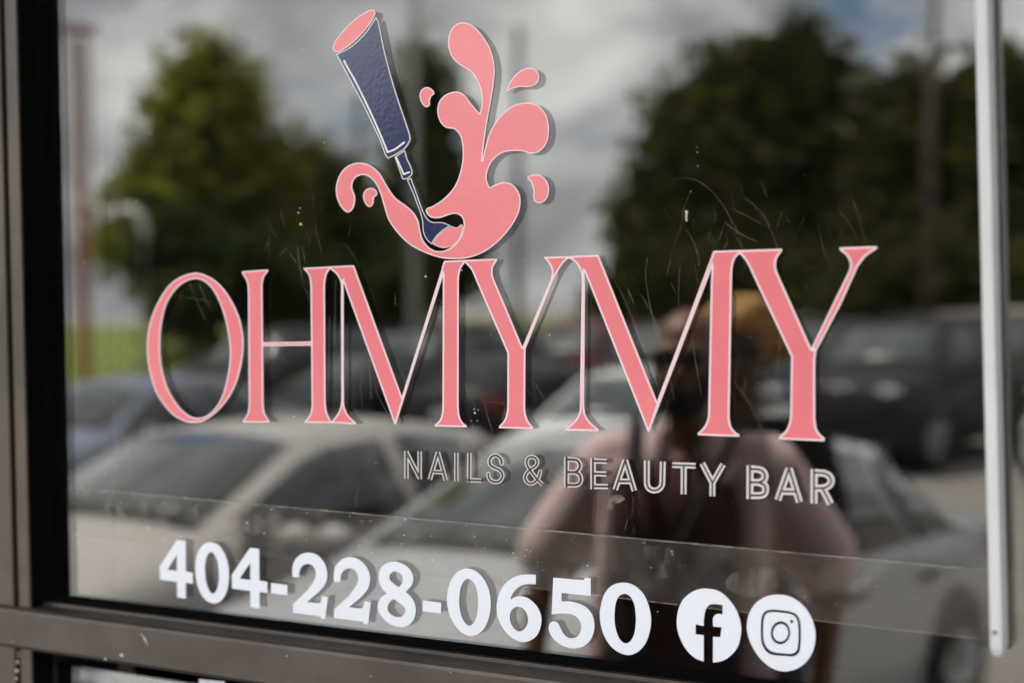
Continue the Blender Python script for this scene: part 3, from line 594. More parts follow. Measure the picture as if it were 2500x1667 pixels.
# --- top of a white letter decal on the lower pane
lo = Field(480, 1640, 570, 1700, 0.8); lo.add([(487, 1656), (550, 1662), (550, 1676), (528, 1675), (528, 1695), (508, 1694), (508, 1672), (487, 1670)])
tag(sheet('vinyl_letter', lo.x, lo.y, lo.D, m_white, None, Y_V, T_V), 'white vinyl letter on the lower pane just below the mid rail', 'lettering')

# ------------------------------------------------------------------ residue, scratches and specks (parts of the window)
def band(name, top, bot, yb, m, th=0.0002):
    P = [on_y(u, v) for u, v in top + bot[::-1]]
    bm = bmesh.new(); fv = [bm.verts.new((p[0], yb - th, p[2])) for p in P]
    bm.faces.new(fv); bmesh.ops.recalc_face_normals(bm, faces=bm.faces[:])
    return obj(name, bm, m, win)
m_film = veil_mat('dusty_residue', (0.42, 0.39, 0.35), 0.04, 0.13, 26, (1, 1, 1))
m_sand = veil_mat('sandy_edge', (0.46, 0.42, 0.37), 0.10, 0.45, 60, (1, 1, 1), 0.38, 0.62)
tl = lambda u: 1189.3 + (u - 170) * 0.0898
bl = lambda u: 1434.7 + (u - 1300) * 0.1135
us = [166 + k * 94 for k in range(26)]
band('residue_strip', [(u, tl(u)) for u in us], [(u, bl(u)) for u in us], -0.0001, m_film, 0.00005)
band('residue_edge', [(u, tl(u) - 1.6) for u in us], [(u, tl(u) + 2.4) for u in us], -0.0002, m_sand)
band('residue_edge', [(u, bl(u) - 1.2) for u in us if u > 850], [(u, bl(u) + 1.2) for u in us if u > 850], -0.0002, veil_mat('thin_edge', (0.5, 0.43, 0.35), 0.1, 0.5, 60, (1, 1, 1), 0.4, 0.65))
m_scr = veil_mat('scratched_glass', (0.62, 0.57, 0.52), 0.03, 0.17, 40, (1, 1, 1), 0.35, 0.65)
m_speck = mat('pale_speck', (0.50, 0.47, 0.44), 0.6)
bm = bmesh.new()
def scratch(pts, w=1.5):
    p = spline(pts, 10, closed=False); L = len(p); prev = None
    for i in range(L):
        t = p[min(i + 1, L - 1)] - p[max(i - 1, 0)]; t /= np.linalg.norm(t) + 1e-9; nn = np.array([-t[1], t[0]])
        k = w / 2 * (0.35 + 0.65 * math.sin(math.pi * min(1, (i + 0.5) / L)))
        a, b = on_y(*(p[i] + nn * k)), on_y(*(p[i] - nn * k))
        cur = (bm.verts.new((a[0], -0.00024, a[2])), bm.verts.new((b[0], -0.00024, b[2])))
        if prev: bm.faces.new((prev[0], cur[0], cur[1], prev[1]))
        prev = cur
R3 = Z(1400, 0, 1100 / 2352); R5 = Z(830, 600, 840 / 2352); R6 = Z(1660, 560, 840 / 2195); R44 = Z(0, 600, 840 / 2352); Z4 = Z(1360, 700, 640 / 2334)
for z, ps in ((R3, [(512, 958, 1), (580, 932, 1), (660, 950, 1), (750, 1030, 1), (815, 1130, 1), (850, 1220, 1)]), (R3, [(900, 1045, 1), (980, 1110, 1), (1035, 1210, 1), (1060, 1290, 1)]),
              (R3, [(825, 1090, 1), (900, 1125, 1), (970, 1165, 1)]), (R3, [(800, 1165, 1), (880, 1225, 1), (955, 1255, 1)]), (R3, [(615, 1000, 1), (580, 1080, 1), (560, 1190, 1), (520, 1300, 1), (495, 1420, 1)]),
              (R3, [(1455, 1040, 1), (1490, 1130, 1), (1515, 1250, 1)]), (R3, [(1390, 1110, 1), (1440, 1170, 1), (1475, 1240, 1)]), (R3, [(585, 1205, 1), (635, 1280, 1), (650, 1380, 1)]),
              (R6, [(480, 905, 1), (540, 910, 1), (600, 990, 1), (660, 1090, 1), (700, 1220, 1)]), (R6, [(330, 960, 1), (420, 1080, 1), (490, 1200, 1), (560, 1330, 1)]),
              (R6, [(985, 870, 1), (990, 980, 1), (988, 1100, 1)]), (R6, [(420, 940, 1), (415, 1030, 1)]), (R6, [(640, 700, 1), (620, 900, 1), (605, 1080, 1)]),
              (R5, [(820, 850, 1), (870, 980, 1), (935, 1115, 1)]), (R5, [(975, 1020, 1), (1010, 1160, 1), (1050, 1280, 1)]), (R5, [(960, 1050, 1), (1140, 1085, 1)]), (R5, [(1085, 1290, 1), (1135, 1350, 1)]),
              (R5, [(240, 970, 1), (280, 1060, 1), (325, 1140, 1)]), (R5, [(195, 810, 1), (210, 930, 1), (210, 1040, 1)]), (R5, [(1300, 900, 1), (1370, 1000, 1), (1420, 1100, 1)]), (R5, [(2110, 90, 1), (2090, 200, 1), (2130, 450, 1), (2200, 700, 1)]),
              (R5, [(2330, 150, 1), (2315, 280, 1), (2320, 400, 1)]), (R5, [(1970, 290, 1), (2010, 400, 1)]), (R5, [(2260, 250, 1), (2300, 330, 1)]),
              (R44, [(1300, 270, 1), (1350, 380, 1), (1400, 500, 1)]), (R44, [(1365, 265, 1), (1400, 350, 1), (1440, 430, 1)]), (R44, [(1190, 345, 1), (1330, 360, 1), (1450, 390, 1)]), (R44, [(1240, 310, 1), (1225, 390, 1)]), (R44, [(1150, 1200, 1), (1175, 1330, 1), (1200, 1420, 1)]),
              (R44, [(1880, 735, 1), (1950, 780, 1), (1960, 830, 1)]), (R44, [(2030, 0, 1), (2045, 100, 1), (2070, 240, 1)]), (R44, [(2070, 0, 1), (2085, 110, 1)]), (R44, [(1950, 20, 1), (2010, 90, 1), (2060, 180, 1)]), (R44, [(1900, 80, 1), (1960, 20, 1)]),
              (R44, [(2255, 490, 1), (2250, 700, 1), (2245, 1000, 1)]), (R44, [(2300, 250, 1), (2290, 600, 1), (2300, 950, 1)]), (R44, [(1900, 1310, 1), (1960, 1410, 1), (2030, 1520, 1)]), (R44, [(1690, 1230, 1), (1680, 1330, 1)]),
              (Z4, [(540, 0, 1), (640, 200, 1), (720, 420, 1)]), (Z4, [(740, 80, 1), (870, 300, 1), (950, 600, 1), (1030, 980, 1)]), (Z4, [(1210, 440, 1), (1240, 700, 1), (1290, 950, 1)]), (Z4, [(1020, 1130, 1), (1020, 1290, 1)]), (Z4, [(1640, 920, 1), (1740, 1080, 1), (1800, 1260, 1)]),
              (Z(1250, 1100, 800 / 2352), [(460, 265, 1), (430, 340, 1), (360, 400, 1)]), (Z(1250, 1100, 800 / 2352), [(610, 270, 1), (620, 380, 1), (595, 540, 1)]), (Z(1250, 1100, 800 / 2352), [(700, 260, 1), (680, 410, 1)]), (Z(1250, 1100, 800 / 2352), [(830, 480, 1), (808, 580, 1)]),
              (Z(1250, 1100, 800 / 2352), [(585, 400, 1), (575, 500, 1)]), (Z(1250, 1100, 800 / 2352), [(720, 0, 1), (725, 100, 1), (700, 250, 1)])):
    scratch(z(ps), 1.7)
rs = random.Random(11)
for k in range(230):                              # fine hair scratches round the peeled letters
    cx, cy, sx, sy = rs.choice([(720, 560, 40, 80), (850, 860, 60, 150), (1020, 830, 90, 150), (1230, 1000, 100, 90), (1500, 900, 110, 140), (1760, 760, 140, 170), (1500, 1240, 60, 60), (640, 1080, 200, 40), (1750, 560, 160, 50), (1320, 690, 60, 60)])
    x, y = rs.gauss(cx, sx), rs.gauss(cy, sy); L = rs.uniform(14, 70); a = rs.gauss(1.45, 0.28); cv = rs.gauss(0, 0.15)
    scratch([(x, y, 1), (x + math.cos(a) * L / 2, y + math.sin(a) * L / 2, 1), (x + math.cos(a) * L / 2 + math.cos(a + cv) * L / 2, y + math.sin(a) * L / 2 + math.sin(a + cv) * L / 2, 1)], rs.uniform(0.5, 1.0))
bmesh.ops.recalc_face_normals(bm, faces=bm.faces[:])
sc = obj('scratches', bm, m_scr, win); sc['kind'] = 'stuff'
bm = bmesh.new()
def speck(u, v, r):
    n = 7; vs = []
    for k in range(n):
        a = 2 * math.pi * k / n; rr = r * rs.uniform(0.6, 1.2); p = on_y(u + rr * math.cos(a), v + rr * math.sin(a) * 1.2); vs.append((p[0], p[2]))
    f = [bm.verts.new((x, -0.0006, z)) for x, z in vs]; c = on_y(u, v); top = bm.verts.new((c[0], -0.0010, c[2])); b = [bm.verts.new((x, -0.0001, z)) for x, z in vs]
    for k in range(n): bm.faces.new((f[k], f[(k + 1) % n], top)); bm.faces.new((b[k], b[(k + 1) % n], f[(k + 1) % n], f[k]))
for k in range(6): speck(1676 + rs.gauss(0, 1.5), 518 + k * 4.2, 3.6 - 0.3 * k)
for u, v, r in ((1687, 468, 1.3), (1702, 360, 1.2), (1703, 372, 1.4), (1704, 406, 1.4), (729, 520, 2), (735, 548, 3), (733, 508, 1.6), (1160, 1008, 3), (1158, 998, 1.6), (1150, 1027, 1.2), (1166, 1027, 1.2), (1168, 1001, 1.4), (1342, 818, 2), (1128, 660, 1.6), (1040, 675, 3), (1199, 817, 1), (2440, 1568, 2.2), (1434, 1380, 2.2), (1590, 1385, 1.6), (1606, 1492, 1.4), (1640, 1345, 2.0), (1642, 1352, 1.4)): speck(u, v, r)
for k in range(60):
    u = rs.uniform(180, 2350); speck(u, rs.uniform(tl(u), bl(u)), rs.choice([0.6, 0.8, 1.0, 1.5]))
for k in range(60): speck(rs.uniform(170, 2350), rs.uniform(100, 1400), rs.uniform(0.4, 0.9))
for k in range(9):                               # crumbs of old adhesive
    for cx, cy, s in ((1287, 1345, 14), (1318, 1380, 10), (268, 1200, 30)): speck(rs.gauss(cx, s * 0.5), rs.gauss(cy, s), rs.uniform(0.3, 0.8))
bmesh.ops.recalc_face_normals(bm, faces=bm.faces[:])
sp = obj('specks', bm, m_speck, win); sp['kind'] = 'stuff'
# old glue smear
sm = Field(1470, 1195, 1535, 1290, 0.8); T2s = Z(1360, 1090, 240 / 2352)
sm.add(T2s([(1290, 1210, 1), (1420, 1150, 1), (1560, 1180, 1), (1620, 1250, 1), (1500, 1330, 1), (1380, 1400, 1), (1330, 1500, 1), (1210, 1480, 1), (1230, 1340, 1)]))
o = sheet('glue_smear', sm.x, sm.y, sm.D, veil_mat('old_glue', (0.6, 0.54, 0.47), 0.02, 0.3, 90, (1, 1, 1), 0.42, 0.68), win, -0.0002, 0.0001)
# smudges where the strip was wiped
m_smudge = veil_mat('wiped_smudge', (0.62, 0.58, 0.52), 0.0, 0.12, 55, (1, 1, 0.35), 0.45, 0.75)
for cx, cy, w_, h_ in ((205, 1232, 14, 34), (268, 1212, 9, 40), (292, 1240, 7, 30), (345, 1248, 16, 26), (402, 1252, 22, 30), (470, 1262, 14, 26), (540, 1262, 20, 22), (620, 1280, 26, 24), (1180, 1325, 40, 30), (1340, 1400, 60, 22), (1600, 1370, 70, 40), (1850, 1420, 80, 36), (2150, 1440, 70, 40)):
    f = Field(cx - w_ - 8, cy - h_ - 8, cx + w_ + 8, cy + h_ + 8, 1.5); f.add(ell(cx, cy, w_, h_, rs.uniform(-.3, .3)))
    sheet('smudge', f.x, f.y, f.D, m_smudge, win, -0.00026, 0.00002)
# paint nicks and drips on the mid rail
bm = bmesh.new()
def nick(u, v, r, y=-0.0362):
    c = on_y(u, v, y); R = r / 2300
    vs = [bm.verts.new((c[0] + R * math.cos(a) * rs.uniform(.7, 1.2), y, c[2] + R * math.sin(a) * rs.uniform(.7, 1.3))) for a in (2 * math.pi * k / 8 for k in range(8))]
    t = bm.verts.new((c[0], y - 0.0006, c[2]))
    for k in range(8): bm.faces.new((vs[k], vs[(k + 1) % 8], t))
for u, v, r in ((297, 1598, 5), (257, 1608, 3.5), (345, 1547, 2), (349, 1552, 2.6), (353, 1558, 3.4), (356, 1565, 3), (360, 1572, 2), (30, 1565, 2), (700, 1600, 1.6), (905, 1650, 1.6), (1100, 1640, 1.4)): nick(u, v, r)
for u, v, r in ((44, 1592, 3), (43, 1615, 4), (41, 1636, 5), (40, 1655, 3.5), (46, 1600, 2.5)): nick(u, v, r, -R_J - 0.0003)
bmesh.ops.recalc_face_normals(bm, faces=bm.faces[:])
pn = obj('paint_nicks', bm, mat('dried_drip', (0.55, 0.47, 0.38), 0.7), win); pn['kind'] = 'stuff'

# ------------------------------------------------------------------ white channel on the right
m_pvc = mat('white_plastic', (0.54, 0.57, 0.59), 0.35, var=(0.49, 0.51, 0.525), vscale=8)
top, bot = on_y(2393, -40, -0.024), on_y(2432, 1583, -0.024)
rod = thing('light_channel', 'white plastic light channel fixed upright at the right side of the glass', 'channel', (float(bot[0]), -0.0005, float(bot[2])))
dz = float(top[2] - bot[2]) + 1.0; ang = math.atan2(float(top[0] - bot[0]), float(top[2] - bot[2])); rod.rotation_euler = (0, ang, 0)
bm = bmesh.new(); hw = 0.0044; prof = []
for x, y in ((-hw, -0.0235), (hw, -0.0235), (hw, 0.0), (-hw, 0.0)): prof.append((x, y))
lo_ = [bm.verts.new((x * 0.75, -0.0035 if y > -0.01 else y + 0.003, -0.006)) for x, y in prof]; mid_ = [bm.verts.new((x, y, 0.0)) for x, y in prof]; up_ = [bm.verts.new((x, y, dz)) for x, y in prof]
for a, b in ((lo_, mid_), (mid_, up_)):
    for k in range(4): bm.faces.new((a[k], a[(k + 1) % 4], b[(k + 1) % 4], b[k]))
bm.faces.new(lo_[::-1]); bm.faces.new(up_); bmesh.ops.recalc_face_normals(bm, faces=bm.faces[:])
bmesh.ops.bevel(bm, geom=bm.edges[:], offset=0.0009, segments=2, affect='EDGES')
ch = obj('channel', bm, m_pvc, rod)
bm = bmesh.new(); bmesh.ops.create_cone(bm, cap_ends=True, segments=12, radius1=0.0019, radius2=0.0014, depth=0.001, matrix=Matrix.Translation((-0.0008, -0.0239, 0.012)) @ Matrix.Rotation(math.pi / 2, 4, 'X'))
obj('screw', bm, mat('dull_screw', (0.22, 0.19, 0.16), 0.5, metal=0.6), rod)

# ================================================================== THE STREET SIDE (seen mirrored in the glass)
# ------------------------------------------------------------------ cars
m_tyre = mat('tyre_rubber', (0.012, 0.012, 0.012), 0.8)
m_rim = mat('alloy_rim', (0.45, 0.46, 0.47), 0.3, metal=0.9)
m_cglass = mat('car_glass', (0.016, 0.018, 0.018), 0.05, spec=1.0)
m_wind = mat('windshield_glass', (0.075, 0.092, 0.082), 0.05, spec=1.0, coat=0.8, var=(0.03, 0.036, 0.033), vscale=1.6)  # pale green-grey base stands in for sky reflected in the windshield
m_lamp = mat('lamp_lens', (0.80, 0.81, 0.82), 0.06, metal=0.9)
m_tail = mat('tail_lens', (0.45, 0.02, 0.02), 0.15, spec=0.8)
m_trim = mat('black_trim', (0.012, 0.012, 0.012), 0.5)
m_plate = mat('licence_plate', (0.7, 0.7, 0.68), 0.5)
def paint(name, c, metal=0.1): return mat(name, c, 0.6, metal=metal, spec=0.15, coat=0.6 if c[0] > .1 else 0.25)
CARS = {  # stations front to rear: y, bottom, belt, top, half width, half top width
 'sedan': [(2.25, .34, .60, .62, .62, .50), (2.12, .24, .69, .73, .80, .60), (1.60, .20, .79, .85, .88, .70), (.98, .19, .90, .98, .90, .70), (.18, .19, .93, 1.38, .90, .57), (-.50, .19, .94, 1.44, .90, .59), (-1.15, .19, .96, 1.38, .90, .56), (-1.72, .21, .98, 1.05, .88, .64), (-2.14, .26, .96, 1.01, .83, .62), (-2.25, .36, .86, .88, .72, .55)],
 'hatchback': [(2.05, .34, .62, .64, .62, .50), (1.93, .24, .72, .76, .80, .60), (1.50, .20, .82, .88, .87, .70), (1.02, .19, .92, 1.00, .89, .70), (.25, .19, .95, 1.40, .89, .58), (-.45, .19, .97, 1.47, .89, .60), (-1.35, .19, 1.0, 1.38, .89, .56), (-1.85, .22, 1.02, 1.08, .86, .62), (-2.02, .28, .95, .98, .82, .6), (-2.08, .38, .85, .87, .72, .55)],
 'suv': [(2.40, .45, .95, .98, .70, .60), (2.30, .34, 1.05, 1.10, .90, .74), (1.70, .30, 1.10, 1.17, .97, .80), (1.10, .28, 1.13, 1.22, .98, .80), (.55, .28, 1.15, 1.74, .98, .68), (-.40, .28, 1.16, 1.83, .98, .70), (-1.95, .28, 1.18, 1.78, .97, .67), (-2.25, .30, 1.19, 1.26, .95, .74), (-2.36, .36, 1.10, 1.14, .92, .72), (-2.42, .48, .95, .97, .82, .66)],
}
def car_meshes(kind):
    st = CARS[kind]; ys = [s[0] for s in st]
    def at(y, c): return float(np.interp(-y, [-a for a in ys], [s[c] for s in st]))
    def sec(y):
        zb, be, tp, w, wt = (at(y, c) for c in range(1, 6))
        return [(w * .88, zb), (w * .985, zb + .14), (w, (zb + be) / 2 + .06), (w * .965, be), (wt, tp), (wt * .55, tp + .028), (0, tp + .036)]
    body = bmesh.new(); rows = []
    yy = []
    for a, b in zip(ys, ys[1:]):
        n = max(1, int(abs(a - b) / .25)); yy += [a + (b - a) * k / n for k in range(n)]
    yy.append(ys[-1])
    for y in yy:
        h = sec(y); rows.append([body.verts.new((x, y, z)) for x, z in h] + [body.verts.new((-x, y, z)) for x, z in h[-2::-1]])
    for r0, r1 in zip(rows, rows[1:]):
        for k in range(len(r0) - 1): body.faces.new((r0[k], r0[k + 1], r1[k + 1], r1[k]))
        body.faces.new((r0[-1], r0[0], r1[0], r1[-1]))
    body.faces.new(rows[0]); body.faces.new(rows[-1][::-1]); bmesh.ops.recalc_face_normals(body, faces=body.faces[:])
    P = {'body': (body, None, True)}
    def side_pane(sgn, y0, y1, t0=.08, t1=.9, n=6):
        bm = bmesh.new(); g = []
        for k in range(n + 1):
            y = y0 + (y1 - y0) * k / n; s = sec(y); a, b = s[3], s[4]; row = []
            for t in (t0, .5, t1): row.append(bm.verts.new((sgn * (a[0] + (b[0] - a[0]) * t + .012), y, a[1] + (b[1] - a[1]) * t)))
            g.append(row)
        for a, b in zip(g, g[1:]):
            for k in range(2): bm.faces.new((a[k], a[k + 1], b[k + 1], b[k]))
        bmesh.ops.recalc_face_normals(bm, faces=bm.faces[:])
        if sum(f.normal.x for f in bm.faces) * sgn < 0: bmesh.ops.reverse_faces(bm, faces=bm.faces[:])
        bmesh.ops.solidify(bm, geom=bm.faces[:], thickness=0.006); return bm
    def top_pane(y0, y1, n=5, ss=.88):
        bm = bmesh.new(); g = []
        for k in range(n + 1):
            y = y0 + (y1 - y0) * k / n; s = sec(y); row = []
            for f in (-1, -.5, 0, .5, 1):
                x = f * s[4][0] * ss; z = np.interp(abs(x), [0, s[5][0], s[4][0]], [s[6][1], s[5][1], s[4][1]])
                row.append(bm.verts.new((x, y, float(z) + .016)))
            g.append(row)
        for a, b in zip(g, g[1:]):
            for k in range(4): bm.faces.new((a[k], a[k + 1], b[k + 1], b[k]))
        bmesh.ops.recalc_face_normals(bm, faces=bm.faces[:])
        if sum(f.normal.z for f in bm.faces) < 0: bmesh.ops.reverse_faces(bm, faces=bm.faces[:])
        bmesh.ops.solidify(bm, geom=bm.faces[:], thickness=0.006); return bm
    c, f, m_, r, e = st[3][0], st[4][0], st[5][0], st[6][0], st[7][0]
    sp_ = []
    for sgn in (1, -1):
        sp_ += [('side_window', side_pane(sgn, c - .12, (f + m_) / 2 - .12)), ('side_window', side_pane(sgn, (f + m_) / 2 - .22, r + .22)), ('quarter_window', side_pane(sgn, r + .14, e + .14, t1=.86))]
    glass = [('windshield', top_pane(c - .06, f + .06)), ('rear_window', top_pane(r - .06, e + .06))] + sp_
    return st, sec, P, glass
CAR_CACHE = {}
def make_car(kind, name, label, cat, pm, loc, rz, lot=True):
    st, sec, P, glass = car_meshes(kind)
    x, y = loc[0], loc[1]; z = ground_z(y); t = thing(name, label, cat, (x, y, z), rz)
    pitch = math.atan2(ground_z(y - .8) - ground_z(y + .8), 1.6)
    t.rotation_euler = (-pitch if abs(rz) < 1.6 else pitch, 0, rz)
    body = obj('body', P['body'][0], pm, t, True)
    for nm, bm in glass: obj(nm, bm, m_wind if nm == 'windshield' else m_cglass, t, True)
    L0, L1 = st[0][0], st[-1][0]; w = st[4][4]; r = .40 if kind == 'suv' else .33
    ya, yb = L0 - .88, L1 + .85
    for sg in (1, -1):
        for yw in (ya, yb):
            bm = bmesh.new(); disc_x(bm, (sg * (w - .105), yw, r + .02), r + .06, .22, 28); a = obj('wheel_arch', bm, m_trim, t, True)
            bm = bmesh.new(); disc_x(bm, (sg * (w - .10), yw, r), r, .23, 28); bmesh.ops.bevel(bm, geom=[e for e in bm.edges if abs(e.verts[0].co.x - e.verts[1].co.x) < 1e-5], offset=.02, segments=2, affect='EDGES'); wh = obj('wheel', bm, m_tyre, t, True)
            bm = bmesh.new()
            disc_x(bm, (sg * (w + .008), yw, r), r * .62, .03, 24)
            for k in range(5):
                a_ = 2 * math.pi * k / 5
                tube(bm, [(sg * (w + .024), yw, r), (sg * (w + .024), yw + r * .6 * math.cos(a_), r + r * .6 * math.sin(a_))], .03, 6)
            obj('rim', bm, m_rim, wh)
        hy = st[1][0] + .02; hz = st[1][2]
        bm = bmesh.new(); bmesh.ops.create_uvsphere(bm, u_segments=14, v_segments=8, radius=1, matrix=Matrix.Translation((sg * (st[1][4] - .14), hy + .02, hz - .03)) @ Matrix.Diagonal((.17, .06, .07, 1)))
        obj('headlight', bm, m_lamp, t, True)
        ty, tz = st[-2][0], st[-2][2]
        bm = bmesh.new(); box(bm, -.10, .10, -.06, .06, -.10, .06); bmesh.ops.transform(bm, matrix=Matrix.Translation((sg * (st[-2][4] - .10), ty - .04, tz - .10)), verts=bm.verts[:]); bmesh.ops.bevel(bm, geom=bm.edges[:], offset=.02, segments=2, affect='EDGES')
        obj('taillight', bm, m_tail, t)
        my = st[3][0] - .28; bm = bmesh.new(); bmesh.ops.create_uvsphere(bm, u_segments=12, v_segments=8, radius=1, matrix=Matrix.Translation((sg * (w + .10), my, st[3][2] + .09)) @ Matrix.Diagonal((.11, .06, .075, 1)))
        tube(bm, [(sg * (w - .06), my, st[3][2] + .03), (sg * (w + .08), my, st[3][2] + .06)], .02, 6)
        obj('mirror', bm, pm, t, True)
        for yd in (st[4][0] - .45, st[5][0] - .55):
            bm = bmesh.new(); box(bm, -.012, .012, -.09, .09, -.014, .014); bmesh.ops.transform(bm, matrix=Matrix.Translation((sg * (w + .006), yd, st[4][2] - .10)), verts=bm.verts[:]); obj('door_handle', bm, m_trim, t)
    gz = st[1][2]; bm = bmesh.new(); box(bm, -st[1][4] * .55, st[1][4] * .55, L0 - .06, L0 + .012, gz - (.34 if kind == 'suv' else .20), gz - .06); bmesh.ops.bevel(bm, geom=bm.edges[:], offset=.015, segments=2, affect='EDGES'); obj('grille', bm, m_trim, t)
    bm = bmesh.new(); box(bm, -st[1][4] * .9, st[1][4] * .9, L0 - .12, L0 + .03, st[1][1] + .02, st[1][1] + .17); bmesh.ops.bevel(bm, geom=bm.edges[:], offset=.04, segments=3, affect='EDGES'); obj('bumper', bm, m_trim if kind == 'suv' else pm, t, True)
    bm = bmesh.new(); box(bm, -st[-2][4] * .95, st[-2][4] * .95, L1 - .03, L1 + .12, st[-2][1] + .02, st[-2][1] + .2); bmesh.ops.bevel(bm, geom=bm.edges[:], offset=.04, segments=3, affect='EDGES'); obj('bumper', bm, pm, t, True)
    boxo('licence_plate', (-.15, .15, L1 - .045, L1 - .032, .62, .77), m_plate, t)
    return t
PARK = 'cars in the parking lot mirrored in the glass'
silver, grey, navy, black_, char, white_, maroon, tan = (paint('silver_paint', (.47, .48, .49), .15), paint('warm_grey_paint', (.50, .475, .45), .1), paint('blue_grey_paint', (.20, .22, .29), .1), paint('black_paint', (.012, .012, .014), .1), paint('charcoal_paint', (.022, .022, .024), .1), paint('white_paint', (.75, .75, .74), 0), paint('maroon_paint', (.10, .012, .018), .3), paint('sand_paint', (.36, .32, .27), .4))
def at_px(u, depth): p = street(u, 900, depth); return (p.x, p.y)
make_car('sedan', 'parked_car', 'silver sedan parked nose in right behind the man in pink', 'car', silver, (-2.55, -4.2), rad(7))['group'] = PARK
make_car('sedan', 'parked_car', 'warm grey sedan parked beside the silver sedan', 'car', grey, (-4.72, -4.35), rad(5))['group'] = PARK
make_car('sedan', 'parked_car', 'blue grey sedan in the second row at the left of the glass', 'car', navy, at_px(300, 14.2), rad(-4))['group'] = PARK
make_car('suv', 'parked_car', 'dark charcoal off-road vehicle facing the shop right of the people', 'car', char, at_px(2235, 19.0), rad(10))['group'] = PARK
make_car('sedan', 'parked_car', 'white sedan at the far right edge past the white channel', 'car', white_, at_px(2790, 17.0), rad(4))['group'] = PARK
make_car('sedan', 'parked_car', 'white sedan half hidden by the man in pink', 'car', white_, at_px(1575, 14.0), rad(0))['group'] = PARK
for u, dpt, k, pm, rz, lab in ((700, 24, 'suv', char, 0, 'charcoal wagon parked under the left trees seen through the letter H'), (880, 21.5, 'sedan', black_, 0, 'black sedan between the first two large M strokes'), (1075, 23, 'suv', black_, 0, 'black tall car parked at the foot of the pale lamp post'), (1290, 21, 'sedan', char, math.pi, 'charcoal sedan with red tail lights turned to the shop'), (1440, 25, 'suv', maroon, 0, 'dark maroon tall car behind the white sedan'), (1990, 23, 'suv', char, 0, 'second charcoal tall car left of the dark off-road vehicle'), (1660, 24, 'suv', char, 0, 'charcoal tall car behind the heads of the two people')):
    make_car(k, 'parked_car', lab, 'car', pm, at_px(u, dpt), rz)['group'] = PARK

# ------------------------------------------------------------------ trees
m_bark = mat('bark', (0.07, 0.05, 0.035), 0.95, var=(0.11, 0.08, 0.06), vscale=3, bump=0.6, bscale=12)
def leaf_mat(name, a, b):
    m = mat(name, a, 0.7, spec=0.2, var=b, vscale=0.8, detail=6); nt = m.node_tree; bs = nt.nodes['Principled BSDF']       # thin leaves let some light through
    tr = nt.nodes.new('ShaderNodeBsdfTranslucent'); mx = nt.nodes.new('ShaderNodeMixShader'); mx.inputs[0].default_value = 0.42
    src = bs.inputs['Base Color'].links[0].from_socket; br = nt.nodes.new('ShaderNodeMixRGB'); br.blend_type = 'MULTIPLY'; br.inputs[0].default_value = 1; br.inputs[2].default_value = (2.0, 2.05, 1.0, 1)
    nt.links.new(src, br.inputs[1]); nt.links.new(br.outputs[0], tr.inputs[0]); nt.links.new(bs.outputs[0], mx.inputs[1]); nt.links.new(tr.outputs[0], mx.inputs[2])
    nt.links.new(mx.outputs[0], nt.nodes['Material Output'].inputs[0]); return m
LEAF = {'olive': leaf_mat('olive_leaves', (0.11, 0.115, 0.028), (0.20, 0.20, 0.05)), 'dark': leaf_mat('dark_leaves', (0.042, 0.042, 0.020), (0.080, 0.084, 0.028)), 'mid': leaf_mat('mid_leaves', (0.06, 0.062, 0.03), (0.095, 0.098, 0.045)), 'green': leaf_mat('shrub_leaves', (0.018, 0.030, 0.010), (0.04, 0.06, 0.015))}
nr = np.random.default_rng(5)
